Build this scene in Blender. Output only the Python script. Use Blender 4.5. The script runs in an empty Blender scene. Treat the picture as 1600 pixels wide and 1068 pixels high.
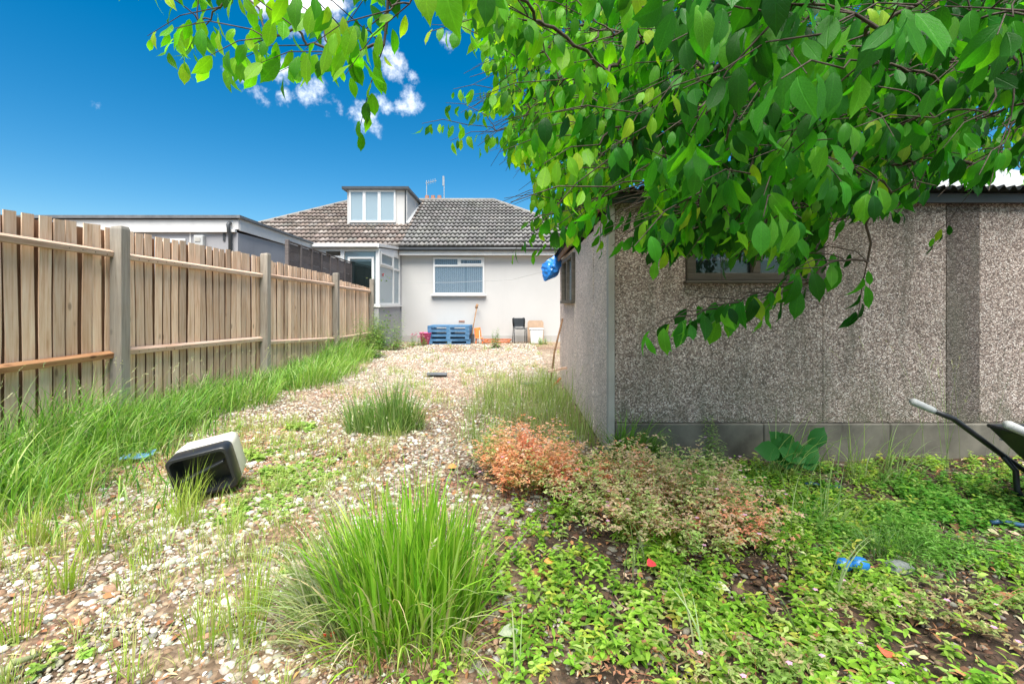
import bpy, math, random
import numpy as np
from mathutils import Vector, Matrix
random.seed(7); R = np.random.default_rng(11)
SC = bpy.context.scene; COL = SC.collection
PI = math.pi
# ------------------------------------------------------------------ camera
F = 711.0; HZ = 475.0; CH = 1.18
cam = bpy.data.cameras.new('camera'); co = bpy.data.objects.new('camera', cam); COL.objects.link(co)
co.location = (0, 0, CH); co.rotation_euler = (PI/2, 0, 0)
cam.lens = 16.0; cam.sensor_width = 36.0; cam.shift_y = -59/1600; cam.clip_start = .02; cam.clip_end = 3000
SC.camera = co
def P(px, py, Y): return Vector(((px-800)*Y/F, Y, CH-(py-HZ)*Y/F))
# ------------------------------------------------------------------ sky
SUN_EL, SUN_AZ = math.radians(64), math.radians(181)   # azimuth clockwise from +Y
sdir = Vector((math.sin(SUN_AZ)*math.cos(SUN_EL), math.cos(SUN_AZ)*math.cos(SUN_EL), math.sin(SUN_EL)))
W = bpy.data.worlds.new('World'); SC.world = W; W.use_nodes = True
nt = W.node_tree; nt.nodes.clear()
def N(t, typ, **kw):
    n = t.nodes.new(typ)
    for k, v in kw.items(): setattr(n, k, v)
    return n
out = N(nt, 'ShaderNodeOutputWorld'); bg = N(nt, 'ShaderNodeBackground'); bg.inputs[1].default_value = .105
sky = N(nt, 'ShaderNodeTexSky', sky_type='NISHITA', sun_disc=False, sun_elevation=SUN_EL, sun_rotation=SUN_AZ)
sky.air_density = 1.0; sky.dust_density = .25; sky.ozone_density = 2.2
hs = N(nt, 'ShaderNodeHueSaturation'); hs.inputs['Saturation'].default_value = 1.5; hs.inputs['Value'].default_value = .49; hs.inputs['Hue'].default_value = .492
nt.links.new(sky.outputs[0], hs.inputs['Color'])
tc = N(nt, 'ShaderNodeTexCoord')
def m2(op, a, b=None, c=None, t=nt):
    n = N(t, 'ShaderNodeMath', operation=op)
    for i, v in enumerate((a, b, c)):
        if v is None: continue
        if isinstance(v, (int, float)): n.inputs[i].default_value = v
        else: t.links.new(v, n.inputs[i])
    return n.outputs[0]
nz = N(nt, 'ShaderNodeTexNoise'); nz.inputs['Scale'].default_value = 16; nz.inputs['Detail'].default_value = 10; nz.inputs['Roughness'].default_value = .66
nt.links.new(tc.outputs['Generated'], nz.inputs['Vector'])
mask = None
for (px, py, r, k) in [(480,2,74,1.0),(410,0,40,.9),(392,128,40,.84),(438,108,30,.82),(505,150,44,.86),(570,182,36,.82),(592,160,26,.78),(612,100,34,.88),(640,158,28,.74),
                      (445,150,20,.74),(696,66,20,.8),(152,165,18,.68),(648,118,16,.74)]:
    v = P(px, py, 1) - Vector((0, 0, CH)); d = v.length; v.normalize()
    vm = N(nt, 'ShaderNodeVectorMath', operation='DOT_PRODUCT'); nt.links.new(tc.outputs['Generated'], vm.inputs[0]); vm.inputs[1].default_value = v
    ang = r/F/d
    mr = N(nt, 'ShaderNodeMapRange'); mr.inputs[1].default_value = math.cos(ang*1.25); mr.inputs[2].default_value = 1; mr.inputs[3].default_value = 0; mr.inputs[4].default_value = k
    nt.links.new(vm.outputs['Value'], mr.inputs[0])
    mask = mr.outputs[0] if mask is None else m2('MAXIMUM', mask, mr.outputs[0])
# unseen clouds behind and beside the viewer, spread wide as added neutral fill
n2 = N(nt, 'ShaderNodeTexNoise'); n2.inputs['Scale'].default_value = 2.2; n2.inputs['Detail'].default_value = 3
nt.links.new(tc.outputs['Generated'], n2.inputs['Vector'])
sx = N(nt, 'ShaderNodeSeparateXYZ'); nt.links.new(tc.outputs['Generated'], sx.inputs[0])
back = N(nt, 'ShaderNodeMapRange'); back.inputs[1].default_value = .5; back.inputs[2].default_value = .2; nt.links.new(sx.outputs['Y'], back.inputs[0])
b2 = N(nt, 'ShaderNodeMapRange'); b2.inputs[1].default_value = .40; b2.inputs[2].default_value = .58; nt.links.new(n2.outputs[0], b2.inputs[0])
up = N(nt, 'ShaderNodeMapRange'); up.inputs[1].default_value = .02; up.inputs[2].default_value = .2; nt.links.new(sx.outputs['Z'], up.inputs[0])
mask = m2('MAXIMUM', mask, m2('MULTIPLY', m2('MULTIPLY', back.outputs[0], b2.outputs[0]), up.outputs[0]))
cl = m2('ADD', m2('MULTIPLY', nz.outputs[0], 2.3), m2('SUBTRACT', m2('MULTIPLY', mask, .95), 1.64))
cr = N(nt, 'ShaderNodeMapRange', interpolation_type='SMOOTHSTEP'); cr.inputs[1].default_value = 0; cr.inputs[2].default_value = .8; cr.inputs[4].default_value = .88
nt.links.new(cl, cr.inputs[0])
mx = N(nt, 'ShaderNodeMix', data_type='RGBA'); nt.links.new(cr.outputs[0], mx.inputs['Factor']); nt.links.new(hs.outputs[0], mx.inputs['A']); mx.inputs['B'].default_value = (6.8, 6.85, 7.0, 1)
nt.links.new(mx.outputs['Result'], bg.inputs[0]); nt.links.new(bg.outputs[0], out.inputs[0])
# ------------------------------------------------------------------ sun + exposure
sl = bpy.data.lights.new('sun', 'SUN'); sl.energy = 3.6; sl.angle = math.radians(48); sl.color = (1, .95, .87)
so = bpy.data.objects.new('sun', sl); COL.objects.link(so); so.rotation_euler = sdir.to_track_quat('Z', 'Y').to_euler()
vs = SC.view_settings; vs.view_transform = 'Standard'; vs.look = 'None'; vs.exposure = 1.6; vs.gamma = 1; vs.use_curve_mapping = False
SC.cycles.max_bounces = 8; SC.cycles.transparent_max_bounces = 12; SC.cycles.use_denoising = True
# ------------------------------------------------------------------ helpers
def link(name, me, mat=None, parent=None, loc=None, **props):
    o = bpy.data.objects.new(name, me); COL.objects.link(o)
    if mat is not None and me is not None and not me.materials: me.materials.append(mat)
    if parent: o.parent = parent
    if loc is not None: o.location = loc
    for k, v in props.items(): o[k] = v
    return o
def thing(name, label, cat, loc=(0, 0, 0), group=None, rz=0, rx=0, ry=0):
    o = bpy.data.objects.new(name, None); COL.objects.link(o); o.location = loc; o.rotation_euler = (rx, ry, rz)
    o.empty_display_size = .1
    o['label'] = label; o['category'] = cat
    if group: o['group'] = group
    return o
def tag(o, label, cat, group=None):
    o['label'] = label; o['category'] = cat
    if group: o['group'] = group
    return o
def copy_tree(o, parent=None):
    c = o.copy(); COL.objects.link(c)
    if parent: c.parent = parent
    for ch in list(o.children): copy_tree(ch, c)
    return c
def npmesh(name, V, faces, tint=None, uv=None, smooth=False):
    me = bpy.data.meshes.new(name); V = np.asarray(V, dtype=np.float32)
    if not isinstance(faces, (list, tuple)): faces = [faces]
    faces = [np.asarray(f, dtype=np.int32) for f in faces if len(f)]
    li = np.concatenate([f.ravel() for f in faces]); tot = np.concatenate([np.full(len(f), f.shape[1], dtype=np.int32) for f in faces])
    st = np.concatenate([[0], np.cumsum(tot)[:-1]]).astype(np.int32)
    me.vertices.add(len(V)); me.vertices.foreach_set('co', V.ravel())
    me.loops.add(len(li)); me.loops.foreach_set('vertex_index', li)
    me.polygons.add(len(tot)); me.polygons.foreach_set('loop_start', st)
    me.update(calc_edges=True)
    if smooth: me.polygons.foreach_set('use_smooth', np.ones(len(tot), dtype=bool))
    if tint is not None:
        c = np.ones((len(V), 4), dtype=np.float32); c[:, :3] = tint
        a = me.color_attributes.new('tint', 'FLOAT_COLOR', 'POINT'); a.data.foreach_set('color', c.ravel())
    if uv is not None:
        u = me.uv_layers.new(name='UVMap'); u.data.foreach_set('uv', np.asarray(uv, dtype=np.float32)[li].ravel())
    return me
class MB:
    def __init__(s): s.v = []; s.f = []
    def add(s, vs, fs):
        b = len(s.v); s.v += [tuple(v) for v in vs]; s.f += [tuple(b+i for i in f) for f in fs]
    def box(s, x0, x1, y0, y1, z0, z1, M=None):
        vs = [Vector((x, y, z)) for z in (z0, z1) for y in (y0, y1) for x in (x0, x1)]
        if M is not None: vs = [M @ v for v in vs]
        s.add(vs, [(0,2,3,1),(4,5,7,6),(0,1,5,4),(2,6,7,3),(0,4,6,2),(1,3,7,5)]); return s
    def bar(s, a, b, w, h, up=(0, 0, 1)):
        a, b = Vector(a), Vector(b); d = b-a; L = d.length; d.normalize(); u = Vector(up); sd = d.cross(u).normalized(); u = sd.cross(d)
        M = Matrix((( d.x, sd.x, u.x, a.x), (d.y, sd.y, u.y, a.y), (d.z, sd.z, u.z, a.z), (0,0,0,1)))
        return s.box(0, L, -w/2, w/2, -h/2, h/2, M)
    def tube(s, pts, r, n=8, cap=True):
        pts = [Vector(p) for p in pts]; m = len(pts)
        if not hasattr(r, '__len__'): r = [r]*m
        rings = []; ref = None
        for i, p in enumerate(pts):
            d = (pts[min(i+1, m-1)]-pts[max(i-1, 0)]).normalized()
            if ref is None: ref = Vector((0,0,1)) if abs(d.z) < .9 else Vector((1,0,0))
            a = d.cross(ref).normalized(); b = d.cross(a); ref = a.cross(d)
            rings += [p+r[i]*(math.cos(2*PI*k/n)*a+math.sin(2*PI*k/n)*b) for k in range(n)]
        fs = [(i*n+k, i*n+(k+1) % n, (i+1)*n+(k+1) % n, (i+1)*n+k) for i in range(m-1) for k in range(n)]
        if cap: fs += [tuple(range(n))[::-1], tuple((m-1)*n+k for k in range(n))]
        s.add(rings, fs); return s
    def loft(s, rings, c0=True, c1=True):
        n = len(rings[0]); m = len(rings); vs = [v for r in rings for v in r]
        fs = [(i*n+k, i*n+(k+1) % n, (i+1)*n+(k+1) % n, (i+1)*n+k) for i in range(m-1) for k in range(n)]
        if c0: fs.append(tuple(range(n))[::-1])
        if c1: fs.append(tuple((m-1)*n+k for k in range(n)))
        s.add(vs, fs); return s
    def prism(s, poly, axis, a, b):
        # extrude a 2-D polygon along an axis: 'x' poly=(y,z), 'y' poly=(x,z)
        mk = (lambda t, p: (t, p[0], p[1])) if axis == 'x' else ((lambda t, p: (p[0], t, p[1])) if axis == 'y' else (lambda t, p: (p[0], p[1], t)))
        return s.loft([[mk(a, p) for p in poly], [mk(b, p) for p in poly]])
    def mesh(s, name, smooth=False):
        me = bpy.data.meshes.new(name); me.from_pydata(s.v, [], s.f); me.update()
        if smooth: me.polygons.foreach_set('use_smooth', [True]*len(me.polygons))
        return me
    def obj(s, name, mat, parent=None, loc=None, bevel=0, smooth=False, seg=1, **props):
        o = link(name, s.mesh(name, smooth), mat, parent, loc, **props)
        if bevel:
            b = o.modifiers.new('bevel', 'BEVEL'); b.width = bevel; b.segments = seg; b.limit_method = 'ANGLE'
        return o
# ------------------------------------------------------------------ materials
def newmat(name):
    m = bpy.data.materials.new(name); m.use_nodes = True; t = m.node_tree; t.nodes.clear()
    o = N(t, 'ShaderNodeOutputMaterial'); p = N(t, 'ShaderNodeBsdfPrincipled'); t.links.new(p.outputs[0], o.inputs[0])
    return m, t, p, o
def ramp(t, stops, fac=None):
    r = N(t, 'ShaderNodeValToRGB'); e = r.color_ramp.elements
    while len(e) < len(stops): e.new(.5)
    for i, (pos, c) in enumerate(stops): e[i].position = pos; e[i].color = (*c, 1)
    if fac is not None: t.links.new(fac, r.inputs[0])
    return r.outputs[0]
def noise(t, scale, detail=4, rough=.55, vec=None, stretch=None):
    n = N(t, 'ShaderNodeTexNoise'); n.inputs['Scale'].default_value = scale; n.inputs['Detail'].default_value = detail; n.inputs['Roughness'].default_value = rough
    if vec is None: vec = N(t, 'ShaderNodeTexCoord').outputs['Object']
    if stretch:
        mp = N(t, 'ShaderNodeMapping'); mp.inputs['Scale'].default_value = stretch; t.links.new(vec, mp.inputs[0]); vec = mp.outputs[0]
    t.links.new(vec, n.inputs['Vector']); return n.outputs[0]
def mix(t, a, b, f, mode='MIX'):
    n = N(t, 'ShaderNodeMix', data_type='RGBA', blend_type=mode)
    for k, v in (('A', a), ('B', b), ('Factor', f)):
        if isinstance(v, tuple): n.inputs[k].default_value = (*v, 1)
        elif isinstance(v, (int, float)): n.inputs[k].default_value = v
        else: t.links.new(v, n.inputs[k])
    return n.outputs['Result']
def bump(t, p, h, s=.3, d=.01):
    b = N(t, 'ShaderNodeBump'); b.inputs['Strength'].default_value = s; b.inputs['Distance'].default_value = d; t.links.new(h, b.inputs['Height']); t.links.new(b.outputs[0], p.inputs['Normal'])
def mr(t, v, a, b, c=0, d=1):
    n = N(t, 'ShaderNodeMapRange'); n.inputs[1].default_value = a; n.inputs[2].default_value = b; n.inputs[3].default_value = c; n.inputs[4].default_value = d; t.links.new(v, n.inputs[0]); return n.outputs[0]
def simple(name, c, rough=.6, var=.18, scale=6, bs=.15, metal=0, spec=.4, stretch=None, dirt=None):
    m, t, p, o = newmat(name)
    n = noise(t, scale, 6, .6, stretch=stretch)
    a = tuple(x*(1-var) for x in c); b = tuple(min(1, x*(1+var)) for x in c)
    cc = ramp(t, [(.3, a), (.7, b)], n)
    if dirt:
        cc = mix(t, cc, dirt, mr(t, noise(t, scale*.5, 8, .7), .5, .75, 0, .75))
    t.links.new(cc, p.inputs['Base Color']); p.inputs['Roughness'].default_value = rough; p.inputs['Metallic'].default_value = metal
    p.inputs['Specular IOR Level'].default_value = spec
    if bs: bump(t, p, noise(t, scale*12, 4), bs, .004)
    return m
def tintmat(name, rough=.75, bs=.3, sc=60, spec=.3, gain=1.0, var=.25):
    m, t, p, o = newmat(name)
    a = N(t, 'ShaderNodeVertexColor', layer_name='tint')
    n = noise(t, sc, 4, .6)
    cc = mix(t, a.outputs[0], ramp(t, [(.25, (1-var,)*3), (.75, (1+var*.6,)*3)], n), 1.0, 'MULTIPLY')
    t.links.new(cc, p.inputs['Base Color']); p.inputs['Roughness'].default_value = rough; p.inputs['Specular IOR Level'].default_value = spec
    if bs: bump(t, p, n, bs, .003)
    return m
def leafmat(name, trans=.4, rough=.42, spec=.35, veins=False, tg=(1.25, 1.35, .55)):
    m, t, p, o = newmat(name)
    a = N(t, 'ShaderNodeVertexColor', layer_name='tint'); c = a.outputs[0]
    if veins:
        uv = N(t, 'ShaderNodeUVMap', uv_map='UVMap'); s = N(t, 'ShaderNodeSeparateXYZ'); t.links.new(uv.outputs[0], s.inputs[0])
        au = m2('ABSOLUTE', s.outputs['X'], t=t)
        ph = m2('SUBTRACT', m2('MULTIPLY', s.outputs['Y'], 9.0, t=t), m2('MULTIPLY', au, 3.0, t=t), t=t)
        fr = m2('PINGPONG', ph, .5, t=t)
        line = m2('SUBTRACT', 1.0, mr(t, fr, 0, .10), t=t); midl = m2('SUBTRACT', 1.0, mr(t, au, .02, .09), t=t)
        vv = m2('MAXIMUM', m2('MULTIPLY', line, .55, t=t), midl, t=t)
        c = mix(t, c, mix(t, c, (1.35, 1.3, 1.2), 1.0, 'MULTIPLY'), m2('MULTIPLY', vv, .7, t=t))
        c = mix(t, c, ramp(t, [(.3, (.82, .85, .8)), (.7, (1.12, 1.1, 1.1))], noise(t, 30, 4)), 1.0, 'MULTIPLY')
        bump(t, p, m2('SUBTRACT', noise(t, 70, 2), m2('MULTIPLY', vv, .8, t=t), t=t), .35, .003)
    t.links.new(c, p.inputs['Base Color']); p.inputs['Roughness'].default_value = rough; p.inputs['Specular IOR Level'].default_value = spec
    tr = N(t, 'ShaderNodeBsdfTranslucent'); tcx = mix(t, c, tg, 1.0, 'MULTIPLY'); t.links.new(tcx, tr.inputs[0])
    ms = N(t, 'ShaderNodeMixShader'); ms.inputs[0].default_value = trans
    t.links.new(p.outputs[0], ms.inputs[1]); t.links.new(tr.outputs[0], ms.inputs[2]); t.links.new(ms.outputs[0], o.inputs[0])
    return m
def woodmat(name, c1, c2, c3, axis='z', grey=None, gl=.5, rough=.75, oc=.35):
    m, t, p, o = newmat(name)
    oi = N(t, 'ShaderNodeObjectInfo'); tcn = N(t, 'ShaderNodeTexCoord')
    va = N(t, 'ShaderNodeVectorMath', operation='ADD'); t.links.new(tcn.outputs['Object'], va.inputs[0])
    vm = N(t, 'ShaderNodeCombineXYZ'); 
    for k, g in zip('XYZ', (13, 7, 29)): t.links.new(m2('MULTIPLY', oi.outputs['Random'], g, t=t), vm.inputs[k])
    t.links.new(vm.outputs[0], va.inputs[1]); vec = va.outputs[0]
    st = {'z': (1, 1, .06), 'y': (1, .06, 1), 'x': (.06, 1, 1)}[axis]; st2 = {'z': (1, 1, .25), 'y': (1, .25, 1), 'x': (.25, 1, 1)}[axis]
    g = noise(t, 45, 8, .65, vec, st); big = noise(t, 3.5, 3, .5, vec, st2)
    c = ramp(t, [(.3, c3), (.48, c1), (.72, c2)], g)
    c = mix(t, c, c3, mr(t, big, .52, .72, 0, .55))
    vo = N(t, 'ShaderNodeTexVoronoi'); vo.inputs['Scale'].default_value = 5.5
    mp = N(t, 'ShaderNodeMapping'); mp.inputs['Scale'].default_value = {'z': (1, 1, .45), 'y': (1, .45, 1), 'x': (.45, 1, 1)}[axis]; t.links.new(vec, mp.inputs[0]); t.links.new(mp.outputs[0], vo.inputs['Vector'])
    c = mix(t, c, tuple(x*.35 for x in c3), mr(t, vo.outputs['Distance'], .05, .11, .75, 0))
    if grey: c = mix(t, c, grey, mr(t, noise(t, 2.2, 5, .6, vec), .4, .62, gl*.25, gl))
    br = mr(t, oi.outputs['Random'], 0, 1, 1-oc, 1+oc*.5)
    cb = N(t, 'ShaderNodeCombineColor'); t.links.new(br, cb.inputs[0]); t.links.new(br, cb.inputs[1]); t.links.new(br, cb.inputs[2])
    c = mix(t, c, cb.outputs[0], 1.0, 'MULTIPLY')
    t.links.new(c, p.inputs['Base Color']); p.inputs['Roughness'].default_value = rough; p.inputs['Specular IOR Level'].default_value = .2
    bump(t, p, g, .45, .004); return m
def pebblemat(name, base=1.0, stain=True, lift=0):
    m, t, p, o = newmat(name)
    tcn = N(t, 'ShaderNodeTexCoord'); oi = N(t, 'ShaderNodeObjectInfo')
    vo = N(t, 'ShaderNodeTexVoronoi'); vo.inputs['Scale'].default_value = 105; t.links.new(tcn.outputs['Object'], vo.inputs['Vector']); vo.inputs['Randomness'].default_value = 1
    s = N(t, 'ShaderNodeSeparateColor'); t.links.new(vo.outputs['Color'], s.inputs[0])
    b = base*1.3
    c = ramp(t, [(0, (.12*b, .092*b, .078*b)), (.2, (.20*b, .155*b, .135*b)), (.42, (.31*b, .245*b, .21*b)), (.64, (.40*b, .33*b, .29*b)), (.85, (.50*b, .435*b, .395*b)), (1, (.62*b, .57*b, .53*b))], s.outputs[0])
    if lift: c = mix(t, c, (.80, .69, .63), lift)
    edge = mr(t, vo.outputs['Distance'], .25, .62, 1, .38 if not lift else .7)
    ce = N(t, 'ShaderNodeCombineColor'); [t.links.new(edge, ce.inputs[i]) for i in range(3)]
    c = mix(t, c, ce.outputs[0], .8, 'MULTIPLY')
    big = noise(t, 1.7, 6, .65, tcn.outputs['Object'])
    c = mix(t, c, ramp(t, [(.3, (.74, .73, .70)), (.7, (1.1, 1.07, 1.05))], big), 1.0, 'MULTIPLY')
    if stain:
        st = noise(t, 5, 5, .6, tcn.outputs['Object'], (1, 1, .12))
        c = mix(t, c, (.10, .10, .07), mr(t, st, .52, .74, 0, .7)); sz = N(t, 'ShaderNodeSeparateXYZ'); t.links.new(tcn.outputs['Object'], sz.inputs[0])
        c = mix(t, c, (.09, .10, .055), m2('MULTIPLY', mr(t, sz.outputs['Z'], .26, .75, 1, 0), mr(t, noise(t, 6, 7, .7, tcn.outputs['Object']), .42, .68, 0, .8), t=t)); c = mix(t, c, (.07, .065, .05), mr(t, noise(t, 2.6, 8, .7, tcn.outputs['Object'], (1, 1, .3)), .6, .78, 0, .6))
    t.links.new(c, p.inputs['Base Color']); p.inputs['Roughness'].default_value = .85
    inv = m2('SUBTRACT', 1.0, vo.outputs['Distance'], t=t); bump(t, p, inv, .9, .006)
    return m
def rendermat(name, c, streak=.12, scale=3, bs=.2):
    m, t, p, o = newmat(name); v = N(t, 'ShaderNodeTexCoord').outputs['Object']
    a = noise(t, scale*.4, 6, .6, v); s = noise(t, scale, 6, .6, v, (1, 1, .12))
    cc = ramp(t, [(.3, tuple(x*(1-streak) for x in c)), (.6, c)], a)
    cc = mix(t, cc, tuple(x*.72 for x in c), mr(t, s, .55, .8, 0, streak*3))
    t.links.new(cc, p.inputs['Base Color']); p.inputs['Roughness'].default_value = .85; bump(t, p, noise(t, 90, 3, .6, v), bs, .004); return m
M = {}
M['board'] = woodmat('fence_board_timber', (.80, .55, .37), (.92, .74, .56), (.54, .30, .16), grey=(.74, .62, .50), gl=.3, oc=.34)
M['lap'] = woodmat('shaded_board_lap', (.30, .17, .10), (.38, .24, .15), (.18, .09, .05), oc=.2)  # lap strips darkened in colour to give the shade between boards
M['rail'] = woodmat('fence_rail_timber', (.62, .42, .30), (.74, .56, .43), (.42, .22, .12), axis='y', grey=(.6, .5, .42), gl=.4, oc=.25)
M['railo'] = woodmat('orange_rail_timber', (.52, .27, .13), (.60, .34, .18), (.30, .12, .06), axis='y', oc=.1)
M['post'] = woodmat('fence_post_timber', (.29, .25, .20), (.40, .36, .30), (.15, .12, .095), grey=(.31, .29, .255), gl=.7, oc=.2)
M['oldfence'] = woodmat('weathered_fence_timber', (.12, .10, .095), (.18, .155, .145), (.07, .055, .05), axis='y', grey=(.14, .13, .13), gl=.6)
M['peb'] = pebblemat('pebbledash_front', 1.22); M['pebd'] = pebblemat('pebbledash_stained', .52); M['pebs'] = pebblemat('pebbledash_side', 1.75, False, .33)
M['conc'] = rendermat('concrete', (.42, .405, .37), .3, 4); M['concd'] = rendermat('plinth_concrete', (.20, .185, .15), .7, 6)
M['white_r'] = rendermat('white_render', (.49, .483, .467), .07, 2, .15); M['grey_r'] = rendermat('grey_render', (.33, .33, .345), .12, 3)
M['base_r'] = rendermat('plinth_render', (.42, .41, .39), .15, 3)
M['upvc'] = simple('white_upvc', (.66, .66, .65), .35, .03, 3, 0); M['fascia'] = simple('white_fascia', (.58, .58, .57), .5, .08, 4, .05, dirt=(.5, .5, .46))
M['felt'] = simple('roof_felt', (.13, .14, .15), .85, .25, 9, .3); M['gut'] = simple('dark_gutter', (.05, .055, .06), .45, .2, 5, 0)
M['black'] = simple('black_plastic', (.018, .02, .022), .32, .3, 5, .05, spec=.5); M['cream'] = simple('cream_plastic', (.66, .64, .55), .4, .08, 7, .05, dirt=(.36, .33, .25))
M['darkmetal'] = simple('black_painted_metal', (.02, .021, .023), .4, .3, 20, .1, spec=.5)
M['galv'] = simple('galvanised_steel', (.48, .50, .51), .35, .15, 12, .1, metal=.6); M['grip'] = simple('grey_rubber_grip', (.42, .43, .42), .6, .12, 20, .1)
M['bluep'] = simple('blue_painted_wood', (.055, .16, .30), .7, .3, 9, .3, dirt=(.16, .22, .28)); M['bluebag'] = simple('blue_plastic_bag', (.02, .20, .62), .28, .25, 8, .4, spec=.6)
M['bluepl'] = simple('blue_plastic', (.02, .17, .48), .35, .2, 20, .1, spec=.5); M['bluef'] = simple('faded_blue_plastic', (.12, .28, .44), .5, .35, 25, .2, dirt=(.42, .45, .42))
M['orange'] = simple('orange_plastic', (.75, .16, .03), .45, .2, 8, .1); M['rust'] = simple('rusty_orange_metal', (.42, .13, .05), .7, .35, 15, .3); M['pink'] = simple('pink_plastic', (.75, .10, .30), .45, .15, 8, .1)
M['handle'] = woodmat('tool_handle_timber', (.26, .15, .08), (.36, .23, .13), (.14, .07, .04), oc=.1); M['brownb'] = simple('brown_hardboard', (.36, .25, .17), .75, .2, 6, .2)
M['oldwood'] = woodmat('window_frame_timber', (.12, .10, .075), (.18, .155, .125), (.06, .05, .04), axis='x', grey=(.13, .125, .105), gl=.6)
M['slab'] = simple('dark_slate', (.10, .11, .12), .7, .3, 12, .3); M['brick'] = simple('red_brick', (.34, .14, .09), .85, .3, 12, .3); M['pot'] = simple('terracotta', (.30, .16, .12), .8, .2, 12, .2)
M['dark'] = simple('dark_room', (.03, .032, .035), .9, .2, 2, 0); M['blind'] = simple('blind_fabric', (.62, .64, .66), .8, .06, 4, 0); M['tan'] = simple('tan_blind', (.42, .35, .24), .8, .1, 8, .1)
M['bark'] = woodmat('tree_bark', (.085, .065, .05), (.15, .12, .095), (.035, .026, .02), oc=.1)
M['ridge'] = simple('ridge_tile', (.20, .19, .175), .85, .25, 12, .3, dirt=(.26, .25, .2))
def glassmat(name, c, al=.55):
    m, t, p, o = newmat(name); p.inputs['Base Color'].default_value = (*c, 1); p.inputs['Roughness'].default_value = .04; p.inputs['Specular IOR Level'].default_value = .9
    tr = N(t, 'ShaderNodeBsdfTransparent'); ms = N(t, 'ShaderNodeMixShader'); ms.inputs[0].default_value = al
    t.links.new(tr.outputs[0], ms.inputs[1]); t.links.new(p.outputs[0], ms.inputs[2]); t.links.new(ms.outputs[0], o.inputs[0]); return m
M['glass'] = glassmat('window_glass', (.16, .25, .34), .45); M['glassd'] = glassmat('dark_glass', (.012, .02, .02), .8)
M['glassb'] = glassmat('sky_reflecting_glass', (.30, .38, .42), .85)
M['stone'] = tintmat('gravel_stone', .85, .7, 70, var=.38); M['tile'] = tintmat('roof_tile', .85, .3, 25, var=.3); M['litter'] = tintmat('leaf_litter', .85, .2, 60)
M['leaf'] = leafmat('cherry_leaf', .5, .36, .22, True, (1.25, 1.65, .25)); M['grass'] = leafmat('grass_blade', .4, .5, .3, tg=(1.15, 1.2, .6)); M['herb'] = leafmat('herb_leaf', .45, .5, .3, tg=(1.15, 1.2, .7))
# ------------------------------------------------------------------ vectorised plant / stone makers
def unit(a): return a/np.maximum(np.linalg.norm(a, axis=-1, keepdims=True), 1e-9)
def H(x, y):
    x = np.asarray(x, float); y = np.asarray(y, float)
    f = np.clip((13.6-y)/2, 0, 1)*np.clip((y+30)/20, 0, 1)
    return f*(.016*np.sin(1.3*x+.7*y)+.012*np.sin(2.3*y-1.7*x+1)+.007*np.sin(5.1*x+3.3*y)+.005*np.sin(9*x-6*y+2))-.012
def Hf(x, y): return float(H(x, y))
def vnoise(x, y, s, seed=0):
    r = np.random.default_rng(seed); g = r.random((64, 64)); X = np.asarray(x)*s+31.7; Y = np.asarray(y)*s+17.3
    i = np.floor(X).astype(int); j = np.floor(Y).astype(int); u = X-i; v = Y-j; u = u*u*(3-2*u); v = v*v*(3-2*v)
    a = g[i % 64, j % 64]; b = g[(i+1) % 64, j % 64]; c = g[i % 64, (j+1) % 64]; d = g[(i+1) % 64, (j+1) % 64]
    return (a*(1-u)+b*u)*(1-v)+(c*(1-u)+d*u)*v
def soil(x, y):
    e = vnoise(x, y, 2.2, 3)*.5-.25+(vnoise(x, y, 7, 4)-.5)*.2
    a = np.clip((x-(-.12)+e)/.3+.3, 0, 1)*np.clip((4.0-y+e)/.5, 0, 1)
    return a
def jit(c, n, a=.2, b=.08):
    c = np.asarray(c, float); l = 1+R.uniform(-a, a, (n, 1)); return np.clip(c*l*(1+R.uniform(-b, b, (n, 3))), 0, 1)
def pick(pal, w, n, a=.2, b=.08):
    pal = np.asarray(pal, float); i = R.choice(len(pal), n, p=np.asarray(w)/np.sum(w)); return np.clip(pal[i]*(1+R.uniform(-a, a, (n, 1)))*(1+R.uniform(-b, b, (n, 3))), 0, 1)
def blades(base, h, az, a0, k, w, col, seg=5, tipcol=None):
    n = len(base); t = np.linspace(0, 1, seg+1); hd = np.stack([np.cos(az), np.sin(az), np.zeros(n)], 1)
    tw = R.uniform(-.9, .9, n); sd = np.stack([-np.sin(az+tw), np.cos(az+tw), np.zeros(n)], 1)
    p = base.copy(); V = np.zeros((n, 2*seg+1, 3)); C = np.zeros((n, 2*seg+1, 3)); st = h/seg
    for i in range(seg+1):
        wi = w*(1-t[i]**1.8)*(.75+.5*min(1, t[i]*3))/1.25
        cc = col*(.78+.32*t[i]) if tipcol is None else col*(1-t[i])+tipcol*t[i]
        if i < seg:
            V[:, 2*i] = p-sd*wi[:, None]/2; V[:, 2*i+1] = p+sd*wi[:, None]/2; C[:, 2*i] = cc; C[:, 2*i+1] = cc
            a = a0+k*(t[i]+.5/seg)**1.5; p = p+(hd*np.sin(a)[:, None]+np.array([0, 0, 1])*np.cos(a)[:, None])*st[:, None]
        else: V[:, 2*i] = p; C[:, 2*i] = cc
    q = np.array([(2*i, 2*i+1, 2*i+3, 2*i+2) for i in range(seg-1)]); tr = np.array([(2*seg-2, 2*seg-1, 2*seg)])
    off = (np.arange(n)*(2*seg+1))[:, None, None]
    return V.reshape(-1, 3), [(q[None]+off).reshape(-1, 4), (tr[None]+off).reshape(-1, 3)], C.reshape(-1, 3)
PROF = {3: [(0, .1), (.35, 1), (.72, .72), (1, 0)], 2: [(0, .15), (.45, 1), (1, 0)],
        6: [(0, .06), (.12, .50), (.32, .86), (.55, 1), (.76, .74), (.89, .26), (1, 0)]}
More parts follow.
